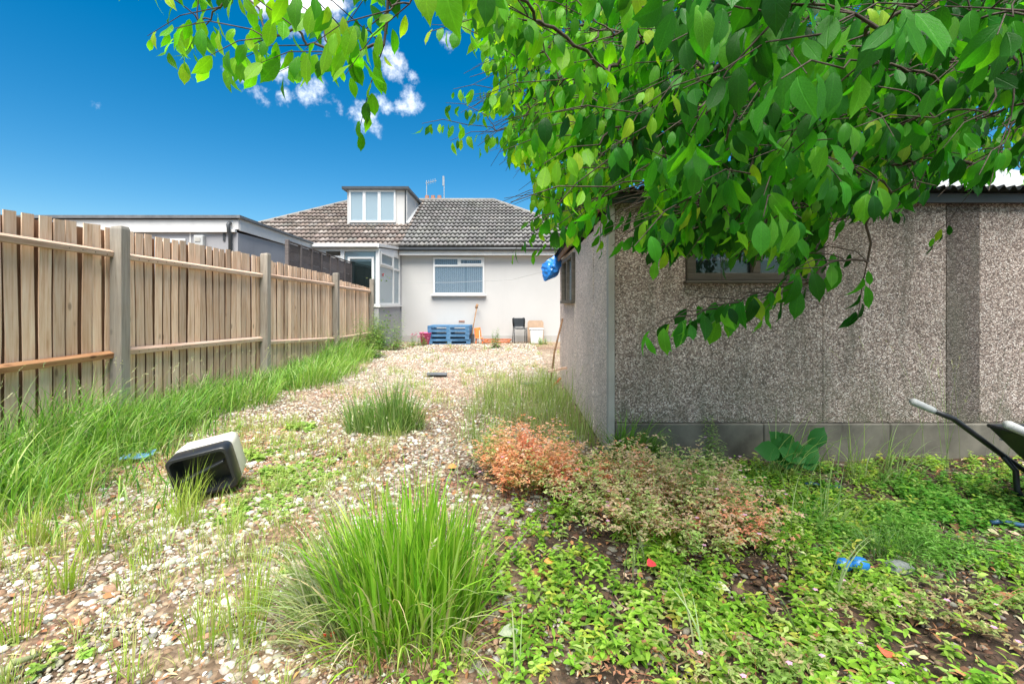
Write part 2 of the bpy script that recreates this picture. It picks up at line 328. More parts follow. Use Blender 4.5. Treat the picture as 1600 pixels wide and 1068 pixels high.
def leaves(pos, d, nrm, L, Wd, col, res=3, fold=.25, curl=.3):
    n = len(pos); d = unit(d); s = unit(np.cross(d, nrm)); nn = np.cross(s, d); pr = PROF[res]; m = len(pr)-1
    curl = np.asarray(curl)*np.ones(n); nv = 3*m+1; V = np.zeros((n, nv, 3)); U = np.zeros((n, nv, 2))
    for i, (t, w) in enumerate(pr):
        c = pos+d*(L*t*(1-.12*np.abs(curl)*t))[:, None]-nn*(curl*L*t*t)[:, None]
        if i == m: V[:, 3*m] = c; U[:, 3*m] = (0, 1)
        else:
            hw = (Wd/2*w)[:, None]; V[:, 3*i+1] = c; V[:, 3*i] = c-s*hw+nn*hw*fold; V[:, 3*i+2] = c+s*hw+nn*hw*fold
            if res == 6: V[:, 3*i] += nn*(R.uniform(-.06, .06, n)*L)[:, None]*w; V[:, 3*i+2] += nn*(R.uniform(-.06, .06, n)*L)[:, None]*w
            U[:, 3*i] = (-w, t); U[:, 3*i+1] = (0, t); U[:, 3*i+2] = (w, t)
    q = np.array([f for i in range(m-1) for f in ((3*i, 3*i+1, 3*i+4, 3*i+3), (3*i+1, 3*i+2, 3*i+5, 3*i+4))]); b = 3*(m-1)
    tr = np.array([(b, b+1, 3*m), (b+1, b+2, 3*m)]); off = (np.arange(n)*nv)[:, None, None]
    C = np.repeat(col[:, None, :], nv, 1)
    return V.reshape(-1, 3), [(q[None]+off).reshape(-1, 4), (tr[None]+off).reshape(-1, 3)], C.reshape(-1, 3), U.reshape(-1, 2)
class Acc:
    def __init__(s): s.V = []; s.F3 = []; s.F4 = []; s.C = []; s.U = []; s.n = 0
    def add(s, V, F, C, U=None):
        for f in F:
            if len(f): (s.F3 if f.shape[1] == 3 else s.F4).append(f+s.n)
        s.V.append(V); s.C.append(C); s.U.append(U if U is not None else np.zeros((len(V), 2))); s.n += len(V); return s
    def mesh(s, name, smooth=True):
        fs = [np.concatenate(f) for f in (s.F4, s.F3) if f]
        return npmesh(name, np.concatenate(s.V), fs, np.concatenate(s.C), np.concatenate(s.U), smooth)
    def obj(s, name, mat, parent=None, smooth=True, **pr): return link(name, s.mesh(name, smooth), mat, parent, **pr)
def ico(sub):
    import bmesh
    b = bmesh.new(); bmesh.ops.create_icosphere(b, subdivisions=sub, radius=1); v = np.array([x.co[:] for x in b.verts]); f = np.array([[q.index for q in p.verts] for p in b.faces]); b.free(); return v, f
ICO0, ICO1 = ico(1), ico(2)
def stones(xy, r, col, base, sink=.35, pert=.2):
    v, f = base; n = len(xy); nv = len(v)
    V = v[None]*(1+R.uniform(-pert, pert, (n, nv, 1))); V = V*np.stack([np.ones(n), R.uniform(.6, .95, n), R.uniform(.35, .6, n)], 1)[:, None, :]*r[:, None, None]
    tx = R.uniform(-.45, .45, n); ct, stt = np.cos(tx)[:, None], np.sin(tx)[:, None]; y = V[..., 1]*ct-V[..., 2]*stt; z = V[..., 1]*stt+V[..., 2]*ct
    a = R.uniform(0, 2*PI, n); ca, sa = np.cos(a)[:, None], np.sin(a)[:, None]; x = V[..., 0]
    X = x*ca-y*sa+xy[:, :1]; Y = x*sa+y*ca+xy[:, 1:]; Z = z+(H(xy[:, 0], xy[:, 1])+r*(.45-sink))[:, None]
    VV = np.stack([X, Y, Z], -1).reshape(-1, 3); FF = (f[None]+(np.arange(n)*nv)[:, None, None]).reshape(-1, 3)
    return VV, [FF], np.repeat(col[:, None, :], nv, 1).reshape(-1, 3)
# ------------------------------------------------------------------ ground
def axis(lo, hi, fine0, fine1, st):
    f = np.arange(fine0, fine1+1e-6, st); out = [fine1]; d = st
    a = []; x = fine1
    while x < hi: d *= 1.5; x += d; a.append(min(x, hi))
    b = []; x = fine0; d = st
    while x > lo: d *= 1.5; x -= d; b.append(max(x, lo))
    return np.array(b[::-1]+list(f)+a)
gx = axis(-900, 900, -4.2, 5, .045); gy = axis(-60, 1800, .9, 14.6, .055)
GX, GY = np.meshgrid(gx, gy); gxx, gyy = GX.ravel(), GY.ravel()
S = soil(gxx, gyy); near = ((np.abs(gxx) < 6) & (gyy < 15) & (gyy > .5))
gz = H(gxx, gyy)+np.where(near, (vnoise(gxx, gyy, 11, 8)-.5)*.02+(vnoise(gxx, gyy, 4, 9)-.5)*.03*S+(vnoise(gxx, gyy, 17, 12)-.5)*.022*S, 0)
gcol = np.array([.25, .185, .13])*(1-S[:, None])+np.array([.06, .037, .024])*S[:, None]
red = np.clip((vnoise(gxx, gyy, 1.6, 21)-.5)*3, 0, 1)[:, None]*(1-S[:, None]); gcol = gcol*(1-red*.55)+np.array([.25, .13, .08])*red*.55
wh = (np.clip((gyy-5.0)/1.5, 0, 1)*np.clip((12.3-gyy)/1.5, 0, 1)*np.clip((gxx+3)/.8, 0, 1))[:, None]; gcol = gcol*(1-wh*.6)+np.array([.42, .36, .29])*wh*.6
fr = np.clip((gyy-12.4)/.6, 0, 1)[:, None]; gcol = gcol*(1-fr*.7)+np.array([.34, .26, .18])*fr*.7
far = np.clip((gyy-16)/4+np.clip((np.abs(gxx)-6)/3, 0, 9), 0, 1)[:, None]; gcol = gcol*(1-far)+np.array([.07, .10, .035])*far
nx, ny = len(gx), len(gy); ii, jj = np.meshgrid(np.arange(nx-1), np.arange(ny-1)); a = (jj*nx+ii).ravel()
gme = npmesh('ground', np.stack([gxx, gyy, gz], 1), np.stack([a, a+1, a+nx+1, a+nx], 1), gcol, smooth=True)
m, t, p, o = newmat('gravel_and_soil')
vc = N(t, 'ShaderNodeVertexColor', layer_name='tint'); tv = N(t, 'ShaderNodeTexCoord').outputs['Object']
vo = N(t, 'ShaderNodeTexVoronoi'); vo.inputs['Scale'].default_value = 42; t.links.new(tv, vo.inputs['Vector'])
sp = N(t, 'ShaderNodeSeparateColor'); t.links.new(vo.outputs['Color'], sp.inputs[0])
c = mix(t, vc.outputs[0], ramp(t, [(0, (.45, .38, .33)), (.35, (.8, .74, .68)), (.7, (1.15, 1.12, 1.08)), (1, (1.7, 1.7, 1.65))], sp.outputs[0]), 1.0, 'MULTIPLY')
c = mix(t, c, ramp(t, [(.3, (.72, .68, .62)), (.7, (1.15, 1.15, 1.15))], noise(t, 2.5, 8, .7, tv)), 1.0, 'MULTIPLY')
e = mr(t, vo.outputs['Distance'], .3, .7, 1, .5); ce = N(t, 'ShaderNodeCombineColor'); [t.links.new(e, ce.inputs[i]) for i in range(3)]
c = mix(t, c, ce.outputs[0], .7, 'MULTIPLY'); t.links.new(c, p.inputs['Base Color']); p.inputs['Roughness'].default_value = .9
bump(t, p, m2('SUBTRACT', noise(t, 30, 6, .7, tv), vo.outputs['Distance'], t=t), .8, .012)
ground = link('ground', gme, m, kind='structure')
# gravel: loose stones
def sample(n, y0, y1, xl, xr, dens):
    o = []
    tot = 0
    while tot < n:
        k = n*2; y = R.uniform(y0, y1, k); x = R.uniform(-4, 4.5, k); ok = (x > xl(y)) & (x < xr(y)) & (R.random(k) < dens(x, y)); q = np.stack([x[ok], y[ok]], 1); o.append(q); tot += len(q)
    return np.concatenate(o)[:n]
def free(x, y): return ~((x > .66) & (y > 3.47))   # not inside the garage
vis = lambda y: np.minimum(1.18*y+.25, 4.6)
def gdens(x, y): return np.where(free(x, y), (1-.72*soil(x, y))*np.clip(.62+.6*vnoise(x, y, 1.3, 5), 0, 1), 0)
PALG = [(.60, .56, .47), (.46, .41, .33), (.34, .29, .22), (.25, .23, .20), (.32, .21, .13), (.17, .11, .07), (.72, .69, .63)]
def gcolr(xy):
    n = len(xy); c = pick(PALG, (.19, .25, .23, .14, .13, .12, .03), n, .26); r = np.clip((vnoise(xy[:, 0], xy[:, 1], 1.6, 21)-.5)*3, 0, 1); k = R.random(n) < r*.6; c[k] = pick([(.36, .2, .13), (.28, .14, .09), (.45, .3, .2)], (1, 1, 1), int(k.sum()))
    f = np.clip((xy[:, 1]-4.8)/2, 0, 1)*np.clip((12.3-xy[:, 1]), 0, 1)*.25; c = c*(1-f[:, None])+np.array([.60, .55, .48])*f[:, None]
    s = soil(xy[:, 0], xy[:, 1])[:, None]; return c*(1-s*.6)
acc = Acc()
q = sample(36000, 1.15, 4.2, lambda y: -np.minimum(1.2*y+.2, 3.72), vis, gdens); acc.add(*stones(q, R.lognormal(math.log(.0086), .45, len(q)), gcolr(q), ICO0))
q = sample(17000, 1.15, 2.9, lambda y: -np.minimum(1.2*y+.2, 3.72), lambda y: 0*y+.3, gdens); acc.add(*stones(q, R.lognormal(math.log(.0052), .3, len(q)), gcolr(q), ICO0))
q = sample(17000, 4.2, 8.0, lambda y: -3.7+0*y, lambda y: .7+0*y, gdens); acc.add(*stones(q, R.lognormal(math.log(.013), .3, len(q)), gcolr(q), ICO0))
q = sample(13000, 8.0, 14.0, lambda y: -3.6+0*y, lambda y: 2.5+0*y, gdens); acc.add(*stones(q, R.lognormal(math.log(.017), .3, len(q)), gcolr(q), ICO0))
acc.obj('gravel', M['stone'], ground, smooth=False, kind='stuff')
acc = Acc(); q = sample(3300, 1.2, 4.6, lambda y: -np.minimum(1.2*y+.2, 3.6), lambda y: np.minimum(vis(y), 2.5), gdens)
acc.add(*stones(q, R.lognormal(math.log(.0135), .35, len(q))*np.clip(.45+.2*q[:, 1], .7, 1.05), gcolr(q), ICO1, .3, .13)); acc.obj('coarse_gravel', M['stone'], ground, smooth=True, kind='stuff')
svar = []
for k in range(14):
    me_V, me_F, me_C = stones(np.array([[0., 0.]]), np.array([1.0]), pick(PALG, (.4, .25, .15, .08, .06, .0, .3), 1), ICO1, .3, .15); me_V[:, 2] -= float(H(0, 0)); me = npmesh('stone', me_V, me_F, me_C, smooth=True); me.materials.append(M['stone']); svar.append(me)
q = sample(300, 1.3, 4.3, lambda y: -np.minimum(1.15*y, 3.0), lambda y: .25+0*y, gdens)
for x, y in q:
    o = link('stone', random.choice(svar), None, ground, (x, y, Hf(x, y))); r = random.uniform(.017, .030)*min(1.05, max(.68, .4+.22*y)); o.scale = (r, r, r*.9); o.rotation_euler = (0, 0, random.uniform(0, 6.3))
# leaf litter and bits of bark
acc = Acc(); n = 14000; q = sample(n, 1.2, 4.8, lambda y: -np.minimum(1.2*y, 3.4), vis, lambda x, y: np.where(free(x, y), .34+.66*soil(x, y)+.5*np.clip((vnoise(x, y, 1.6, 21)-.5)*3, 0, 1), 0))
pos = np.stack([q[:, 0], q[:, 1], H(q[:, 0], q[:, 1])+R.uniform(.006, .02, n)], 1); a = R.uniform(0, 2*PI, n); L = R.lognormal(math.log(.024), .45, n)
acc.add(*leaves(pos, np.stack([np.cos(a), np.sin(a), R.uniform(-.2, .3, n)], 1), unit(np.stack([R.normal(0, .4, n), R.normal(0, .4, n), np.ones(n)], 1)), L, L*R.choice([.08, .14, .3, .5], n), pick([(.16, .085, .045), (.28, .13, .06), (.42, .2, .09), (.09, .055, .035), (.50, .40, .26), (.36, .38, .16)], (3, 3, 1.8, 2, 2, 1.2), n, .25), 3, .4, .4))
acc.obj('leaf_litter', M['litter'], None, kind='stuff')
tw = MB()
for k in range(170):
    y = random.uniform(1.3, 4.2); x = random.uniform(-min(1.1*y, 3), min(1.1*y, 3.8))
    if not free(x, y) : continue
    a = random.uniform(0, 6.3); L = random.uniform(.04, .16); z = Hf(x, y)+.016
    tw.tube([(x, y, z), (x+math.cos(a)*L*.5, y+math.sin(a)*L*.5, z+random.uniform(0, .02)), (x+math.cos(a+.3)*L, y+math.sin(a+.3)*L, z)], [.003, .0025, .0015], 4)
tw.obj('dry_twigs', simple('dry_twig', (.34, .23, .15), .8, .3, 30, .2), None, kind='stuff')
# ------------------------------------------------------------------ timber fence (left)
FX = -3.765
fence = thing('timber_fence', 'tall pale closeboard timber fence with grey posts running along the left of the gravel', 'fence', (FX, 1.7, 0))
def board_mesh(k, h):
    b = MB(); rr = random.Random(k); w = .093; tl = rr.uniform(-.006, .006)
    for z0, z1 in ((0, h),):
        n = 6; rings = []
        for i in range(n+1):
            z = h*i/n; dy = .004*math.sin(i*1.3+k)+tl*i/n; dx = rr.uniform(-.002, .002)
            rings.append([(-.009+dx, dy, z), (dx, dy, z), (dx+rr.uniform(-.001, .001), dy+w, z+(.004 if i == n else 0)), (-.009+dx, dy+w, z)])
        b.loft(rings)
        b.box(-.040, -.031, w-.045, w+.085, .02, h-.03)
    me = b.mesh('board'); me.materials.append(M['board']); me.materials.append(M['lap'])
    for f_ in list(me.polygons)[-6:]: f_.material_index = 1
    return me
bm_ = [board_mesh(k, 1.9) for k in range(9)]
post_y = [(1.75, 1.93), (4.25, 1.915), (6.79, 1.945), (9.53, 1.84), (12.0, 1.85), (14.03, 1.56)]
def ftop(y): return np.interp(y, [1.7, 3.3, 4.3, 6.7, 6.9, 9.4, 9.7, 12.2, 14], [1.86, 1.885, 1.90, 1.90, 1.86, 1.80, 1.72, 1.60, 1.50])
y = 1.85; k = 0
while y < 14.1:
    if all(not (py_-.015 < y+.06 < py_+.115) for py_, _ in post_y) or True:
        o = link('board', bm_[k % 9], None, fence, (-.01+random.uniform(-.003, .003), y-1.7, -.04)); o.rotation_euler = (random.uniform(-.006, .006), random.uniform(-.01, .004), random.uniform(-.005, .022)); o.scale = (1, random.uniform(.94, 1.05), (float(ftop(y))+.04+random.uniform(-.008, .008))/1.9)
    y += .119; k += 1
for i, (py_, h) in enumerate(post_y):
    b = MB(); b.loft([[(.005, 0, -.2), (.115, 0, -.2), (.115, .105, -.2), (.005, .105, -.2)], [(.005, 0, h-.03), (.115, 0, h-.03), (.115, .105, h-.03), (.005, .105, h-.03)], [(.012, .006, h-.008), (.108, .006, h), (.108, .098, h), (.012, .098, h-.008)]])
    o = b.obj('post', M['post'], fence, (0, py_-1.7, 0), .004)
def rail(y0, y1, z0, z1, mat, nm='rail'):
    L = y1-y0; b = MB(); b.prism([(.002, -.035), (.042, -.035), (.05, .012), (.002, .035)], 'y', 0, L)
    # triangular arris-like section sheared along its length
    b.v = [(v[0]+.002*math.sin(v[1]*3), v[1], v[2]+(z1-z0)*v[1]/L) for v in b.v]
    o = b.obj(nm, mat, fence, (0, y0-1.7, z0), .003); return o
UP = [(1.86, 4.25, 1.70, 1.655, 'rail'), (4.36, 6.79, 1.645, 1.61, 'rail'), (6.9, 9.53, 1.62, 1.59, 'rail'), (9.64, 12.0, 1.56, 1.52, 'rail'), (12.1, 14.03, 1.47, 1.42, 'rail')]
LO = [(1.86, 4.25, .70, .712, 'railo'), (4.36, 6.79, .725, .665, 'rail'), (6.9, 9.53, .60, .46, 'rail'), (9.64, 12.0, .45, .42, 'rail'), (12.1, 14.03, .42, .40, 'rail')]
M['nail'] = simple('rusty_nail', (.10, .055, .035), .6, .3, 40, 0, metal=.4)
for a in UP+LO:
    ro = rail(a[0], a[1], a[2], a[3], M[a[4]])
    if a[0] < 7:
        nb2 = MB(); L_ = a[1]-a[0]; yy = .06
        while yy < L_-.03:
            zc = (a[3]-a[2])*yy/L_+random.uniform(-.012, .012); xc = .0475+.002*math.sin(yy*3); nb2.loft([[(xc+dx_, yy+.0045*math.cos(t_*PI/3), zc-.008+.0045*math.sin(t_*PI/3)) for t_ in range(6)] for dx_ in (-.006, .0012)]); yy += .119
        nb2.obj('nail_heads', M['nail'], ro, kind='stuff')
# ------------------------------------------------------------------ dark weathered fence of the neighbour
A0 = Vector((-3.90, 7.9, 0)); A1 = Vector((-4.22, 11.9, 0)); ang = math.atan2(A1.y-A0.y, A1.x-A0.x); LL = (A1-A0).length
of = thing('weathered_fence', 'dark grey weathered panel fence behind the pale timber fence near the glazed lean-to', 'fence', A0, rz=ang)
nb = 7
for i in range(nb+1):
    x = LL*i/nb; MB().box(x-.03, x+.03, -.03, .03, 0, 2.30-.06*i/nb+(.0)).obj('post', M['oldfence'], of, None, .004)
for i in range(nb):
    x0 = LL*i/nb+.032; x1 = LL*(i+1)/nb-.032
    for k in range(13):
        z = .35+k*.146; MB().box(x0, x1, -.006-.004*(k % 2), .008-.004*(k % 2), z, z+.142).obj('slat', M['oldfence'], of)
MB().box(-.03, LL+.03, -.028, .02, 2.262, 2.282).obj('capping_rail', M['oldfence'], of)
# ------------------------------------------------------------------ flat-roofed extension of the neighbour (far left)
ex = thing('flat_roofed_extension', 'grey rendered flat-roofed extension with white fascia behind the left fence', 'building', (-5.3, 8.8, 0))
def topz(y): return 2.66-.035*(y)
MB().box(-8.5, 0, 0, 3.1, 0, 2.56).obj('wall', M['grey_r'], ex)
b = MB(); b.prism([(-.03, 2.62), (-.03, 2.805), (.0, 2.805), (.0, 2.62)], 'x', -8.6, .03); b.obj('front_fascia', M['fascia'], ex)
b = MB(); b.prism([(.0, 2.60), (.0, 2.84), (3.2, 2.76), (3.2, 2.54)], 'x', .012, .045); b.obj('side_fascia', M['fascia'], ex)
b = MB(); b.prism([(-.09, 2.83), (-.09, 2.885), (3.25, 2.80), (3.25, 2.755)], 'x', -8.65, .09); b.obj('felt_roof', M['felt'], ex)
b = MB(); b.prism([(-.07, 2.563), (-.07, 2.617), (-.0, 2.617), (-.0, 2.563)], 'x', -8.5, -.02); b.obj('soffit', M['fascia'], ex)
b = MB(); b.tube([(-.12, -.05, 2.75), (-.12, -.11, 2.70), (-.12, -.09, 2.58), (-.12, -.045, 2.50), (-.12, -.045, .1)], .034, 8); b.obj('drainpipe', M['gut'], ex, smooth=True)
fl = MB().box(-.80, -.62, -.09, 0, 2.30, 2.50).obj('meter_box', M['grip'], ex, None, .01)
MB().box(-.765, -.665, -.10, -.092, 2.38, 2.45).obj('panel', M['conc'], fl)
MB().tube([(-.72, -.02, 2.3), (-.72, -.03, 2.22), (-.80, -.03, 2.19)], .008, 5).obj('cable', M['gut'], ex)
w = MB(); w.box(-1.58, -1.0, -.03, .0, 1.4, 2.44); wf = w.obj('window', M['upvc'], ex, None, .004); MB().box(-1.52, -1.06, -.036, -.031, 1.46, 2.38).obj('pane', M['glassb'], wf)
MB().box(-.93, -.90, -.012, 0, 0, 2.56).obj('render_bead', M['fascia'], ex)
MB().box(-.28, -.24, -.02, 0, 2.40, 2.55).obj('alarm_bracket', M['gut'], ex)
w = MB(); w.box(.0, .03, 2.1, 2.9, 1.3, 2.3); wf = w.obj('window', M['upvc'], ex, None, .004); MB().box(.031, .036, 2.17, 2.83, 1.37, 2.23).obj('pane', M['glassb'], wf)
# ------------------------------------------------------------------ semi-detached bungalows
HY = 14.4; EY = 14.1; EZ = 2.93; RY = 18.4; RZ = 5.34; TAN = (RZ-EZ)/(RY-EY)
def roofz(y): return EZ+TAN*(y-EY)
PX_ = -3.55
def tiles(xa, xb, hip, pal, w, name, parent):
    sl = math.hypot(RY-EY, RZ-EZ); nc = 14; cth = (RY-EY)/sl; sth = (RZ-EZ)/sl; A = Acc(); n_ = np.array([0, -sth, cth]); u_ = np.array([0, cth, sth])
    tw_ = .30; prof = [(0, .0), (.14, .004), (.26, .045), (.40, .048), (.5, .004), (.64, .004), (.76, .045), (.90, .048), (1.0, .0)]
    Vs = []; Fs = []; Cs = []; nb_ = 0
    for c in range(nc):
        s0 = sl*c/nc; s1 = sl*(c+1)/nc+.03; y = EY+cth*(s0+.1)
        lo = xa+(y-EY if hip == 'l' else 0); hi = xb-(y-EY if hip == 'r' else 0); x = xa
        while x < xb:
            if x+tw_*.6 > lo and x+tw_*.4 < hi:
                col = pick(pal, w, 1, .10, .02)[0]; k = len(prof); wob = random.uniform(-.006, .006)
                x0_, x1_ = max(x, lo-.05), min(x+tw_, hi+.05)
                for row in range(3):
                    s_ = (s0+.07, s0, s1)[row]; lift = (-.0, .065, .004)[row]
                    for (fx, fz) in prof:
                        Vs.append(np.array([x0_+(x1_-x0_)*fx, EY, EZ])+u_*(s_+wob)+n_*(lift+(fz if row else fz*0))); Cs.append(col*1)
                for row in range(2):
                    for j in range(k-1): a = nb_+row*k+j; Fs.append((a, a+1, a+k+1, a+k))
                nb_ += 3*k
            x += tw_
    A.add(np.array(Vs), [np.array(Fs)], np.array(Cs)); return A.obj(name, M['tile'], parent, smooth=False, kind='stuff')
def roofsolid(x0, x1, hip, parent):
    b = MB(); D = RY-EY; by = RY+D; z = -.03
    if hip == 'r': v = [(x0, EY, EZ+z), (x1, EY, EZ+z), (x1, by, EZ+z), (x0, by, EZ+z), (x0, RY, RZ+z), (x1-D, RY, RZ+z)]; 
    else: v = [(x0, EY, EZ+z), (x1, EY, EZ+z), (x1, by, EZ+z), (x0, by, EZ+z), (x0+D, RY, RZ+z), (x1, RY, RZ+z)]
    b.add(v, [(0, 1, 5, 4), (1, 2, 5), (2, 3, 4, 5), (3, 0, 4), (3, 2, 1, 0)]); return b.obj('roof', M['ridge'], parent)
GR = [(.175, .17, .165), (.195, .19, .185), (.215, .21, .20), (.15, .147, .142)]; BR = [(.20, .165, .145), (.235, .19, .165), (.155, .13, .115), (.30, .26, .235), (.21, .19, .175)]
XR = 3.55; XL = -10.7
bg_ = thing('bungalow', 'white rendered bungalow with grey tiled hipped roof at the end of the gravel', 'house', (0, 0, 0))
MB().box(PX_+.06, XR-.3, HY, 22.3, .19, 2.72).obj('wall', M['white_r'], bg_); MB().box(PX_+.06, XR-.28, HY-.02, 22.3, -.1, .188).obj('plinth', M['base_r'], bg_)
rs = roofsolid(PX_, XR, 'r', bg_); tiles(PX_, XR, 'r', GR, (3, 4, 2, 1.5), 'roof_tiles', rs)
b = MB(); D = RY-EY
b.tube([(PX_+.3, RY, RZ+.03), (XR-D, RY, RZ+.03)], .09, 8); b.obj('ridge_tiles', M['ridge'], rs, smooth=True)
MB().tube([(XR-D, RY, RZ+.03), (XR, EY, EZ+.03)], .085, 8).obj('hip_tiles', M['ridge'], rs, smooth=True)
MB().box(PX_+.04, XR-.28, EY+.05, EY+.08, 2.70, 2.86).obj('fascia_board', M['fascia'], bg_); MB().box(PX_+.04, XR-.28, EY+.082, HY+.02, 2.725, 2.745).obj('soffit', M['fascia'], bg_)
MB().tube([(PX_+.05, EY-.0, 2.885), (XR, EY-.0, 2.885)], .058, 8).obj('gutter', M['gut'], bg_, smooth=True)
# big window
x0, x1, z0, z1 = (677-800)/49.4, (757-800)/49.4, 1.18-(461-475)/49.4, 1.18+(475-402)/49.4
z0 = 1.18+(475-460)/49.4
MB().box(x0+.02, x1-.02, HY-.004, HY+.0, z0, z1).obj('dark_room_sheet', M['dark'], bg_)  # thin dark sheet stands in for the unlit room behind the glass
wf = MB(); ft = .055; mz = z0+(z1-z0)*.77; mxx = x0+(x1-x0)*.5
wf.box(x0, x1, HY-.05, HY-.005, z0-.01, z0+ft).box(x0, x1, HY-.05, HY-.005, z1-ft, z1).box(x0, x0+ft, HY-.05, HY-.005, z0+ft, z1-ft).box(x1-ft, x1, HY-.05, HY-.005, z0+ft, z1-ft).box(x0+ft, x1-ft, HY-.05, HY-.005, mz-.025, mz+.035).box(mxx-.04, mxx+.02, HY-.05, HY-.005, mz+.035, z1-ft)
win = wf.obj('window', M['upvc'], bg_, None, .004)
tl = MB(); xa, xb = mxx+.02, x1-ft
tl.box(xa, xb, HY-.07, HY-.051, mz+.02, mz+.07).box(xa, xb, HY-.07, HY-.051, z1-ft-.03, z1-ft+.02).box(xa, xa+.045, HY-.07, HY-.051, mz+.07, z1-ft-.03).box(xb-.045, xb, HY-.07, HY-.051, mz+.07, z1-ft-.03); tl.obj('top_opener', M['upvc'], win, None, .003)
MB().box(x0-.06, x1+.06, HY-.13, HY-.0, z0-.045, z0-.012).obj('sill', M['upvc'], win, None, .004)
for (a0_, a1_, b0_, b1_) in ((x0+ft, x1-ft, z0+ft, mz-.025), (x0+ft, mxx-.04, mz+.035, z1-ft), (xa, xb, mz+.035, z1-ft)):
    MB().box(a0_, a1_, HY-.022, HY-.018, b0_, b1_).obj('pane', M['glass'], win)
for k in range(24):
    xx = x0+ft+.03+(x1-x0-2*ft-.06)*k/23; 
    if k in (15,): continue
    al_ = random.choice((.15, .5, -.35, .9)); MB().bar((xx, HY-.009, z0+ft), (xx, HY-.009, z1-ft-.01), .002, .030, (math.cos(al_*.3), math.sin(al_*.3), .0)).obj('blind_slat', M['blind'], win)
MB().box((717-800)/49.4, (726-800)/49.4, HY-.015, HY, 1.18+(475-503)/49.4, 1.18+(475-500.5)/49.4).obj('air_brick', M['pot'], bg_)
# chimney
ch = MB().box(-3.75, -2.95, 19.0, 19.6, 4.4, 5.50).obj('chimney', M['brick'], rs); MB().box(-3.79, -2.91, 18.96, 19.64, 5.50, 5.57).obj('chimney_cap', M['conc'], ch)
for xx in (-3.6, -3.35, -3.08): MB().tube([(xx, 19.3, 5.57), (xx, 19.3, 5.78)], [.1, .085], 8).obj('chimney_pot', M['pot'], ch)
def aerial(x, top, kind, lab):
    t_ = thing('television_aerial', lab, 'aerial', (x, 19.3, 5.4)); MB().tube([(0, 0, 0), (0, 0, top-5.4)], .022, 5).obj('mast', M['galv'], t_)
    b = MB(); h = top-5.4
    if kind == 0:
        b.bar((-.05, 0, h-.12), (.42, 0, h+.0), .02, .02)
        for k in range(5): b.bar((k*.09, -.16, h-.1+k*.023), (k*.09, .16, h-.1+k*.023), .012, .012); b.bar((k*.09, 0, h-.2+k*.023), (k*.09, 0, h+.0+k*.023), .012, .012, (1, 0, 0))
    else:
        b.tube([(-.03, 0, h-.35), (-.03, 0, h+.05)], .045, 6)
    b.obj('antenna', M['galv'], t_)
aerial(-3.62, 6.42, 0, 'thin television aerial with a small angled antenna on the chimney, next to the dormer'); aerial(-2.88, 6.55, 1, 'straight upright aerial on the chimney, right of the angled one')
# neighbour half
nb_ = thing('neighbour_bungalow', 'left half of the bungalow pair with brown mottled tiles and a white dormer', 'house', (0, 0, 0))
MB().box(XL+.3, PX_+.056, HY, 22.3, -.1, 2.72).obj('wall', M['grey_r'], nb_)
rl = roofsolid(XL, PX_-.002, 'l', nb_); tiles(XL, PX_-.001, 'l', BR, (3, 3, 2, 1.6, 2), 'roof_tiles', rl)
MB().tube([(XL+D, RY, RZ+.03), (PX_+.3, RY, RZ+.03)], .09, 8).obj('ridge_tiles', M['ridge'], rl, smooth=True); MB().tube([(XL+D, RY, RZ+.03), (XL, EY, EZ+.03)], .085, 8).obj('hip_tiles', M['ridge'], rl, smooth=True)
MB().box(XL+.2, PX_-.0, EY+.05, EY+.08, 2.70, 2.86).obj('fascia_board', M['fascia'], nb_)
DY = 15.83; dx0, dx1 = -5.73, -3.66; dz0, dz1 = 3.84, 5.13
dm = MB(); ymeet = EY+(dz1-EZ)/TAN
dm.prism([(DY, dz0-.2), (DY, dz1), (ymeet+.1, dz1), (DY, roofz(DY)-.2)], 'x', dx0, dx1); dorm = dm.obj('dormer', M['white_r'], nb_)
dr = MB(); dr.box(dx0-.13, dx1+.10, DY-.15, ymeet+.45, dz1+.002, dz1+.10); dr.obj('dormer_roof', M['felt'], dorm, None, .01)
MB().box(dx0-.135, dx1+.105, DY-.165, DY-.152, dz1+.02, dz1+.105).obj('dormer_fascia', M['gut'], dorm)
MB().box(dx1-.06, dx1-.02, DY-.05, DY-.004, dz0, dz1).obj('downpipe', M['gut'], dorm)
MB().box(dx1-.018, dx1+.012, DY-.01, DY+.05, dz0, dz1).obj('corner_trim', M['fascia'], dorm)
b = MB(); b.bar((dx1+.04, DY-.05, roofz(DY)+.09), (dx1+.04, ymeet-.1, roofz(ymeet)-.02), .10, .05); b.obj('lead_flashing', M['fascia'], dorm)
MB().box(dx0-.25, dx1+.1, DY-.2, DY-.01, dz0-.075, dz0-.02).obj('apron_flashing', M['grip'], dorm)
wx0, wx1, wz0, wz1 = (549-800)/44.9, (616-800)/44.9, 1.18+(475-345)/44.9, 1.18+(475-299)/44.9
f = MB(); t_ = .06; f.box(wx0-t_, wx1+t_, DY-.06, DY-.002, wz0-t_, wz0).box(wx0-t_, wx1+t_, DY-.06, DY-.002, wz1-.03, wz1+.03).box(wx0-t_, wx0, DY-.06, DY-.002, wz0, wz1-.03).box(wx1, wx1+t_, DY-.06, DY-.002, wz0, wz1-.03)
m1 = wx0+(wx1-wx0)*.31; m2_ = wx0+(wx1-wx0)*.66
for mm in (m1, m2_): f.box(mm-.05, mm+.05, DY-.06, DY-.002, wz0, wz1-.03)
dw = f.obj('window', M['upvc'], dorm, None, .004)
for a_, c_ in ((wx0, m1-.05), (m1+.05, m2_-.05), (m2_+.05, wx1)): MB().box(a_, c_, DY-.03, DY-.022, wz0, wz1-.03).obj('pane', M['glassb'], dw)
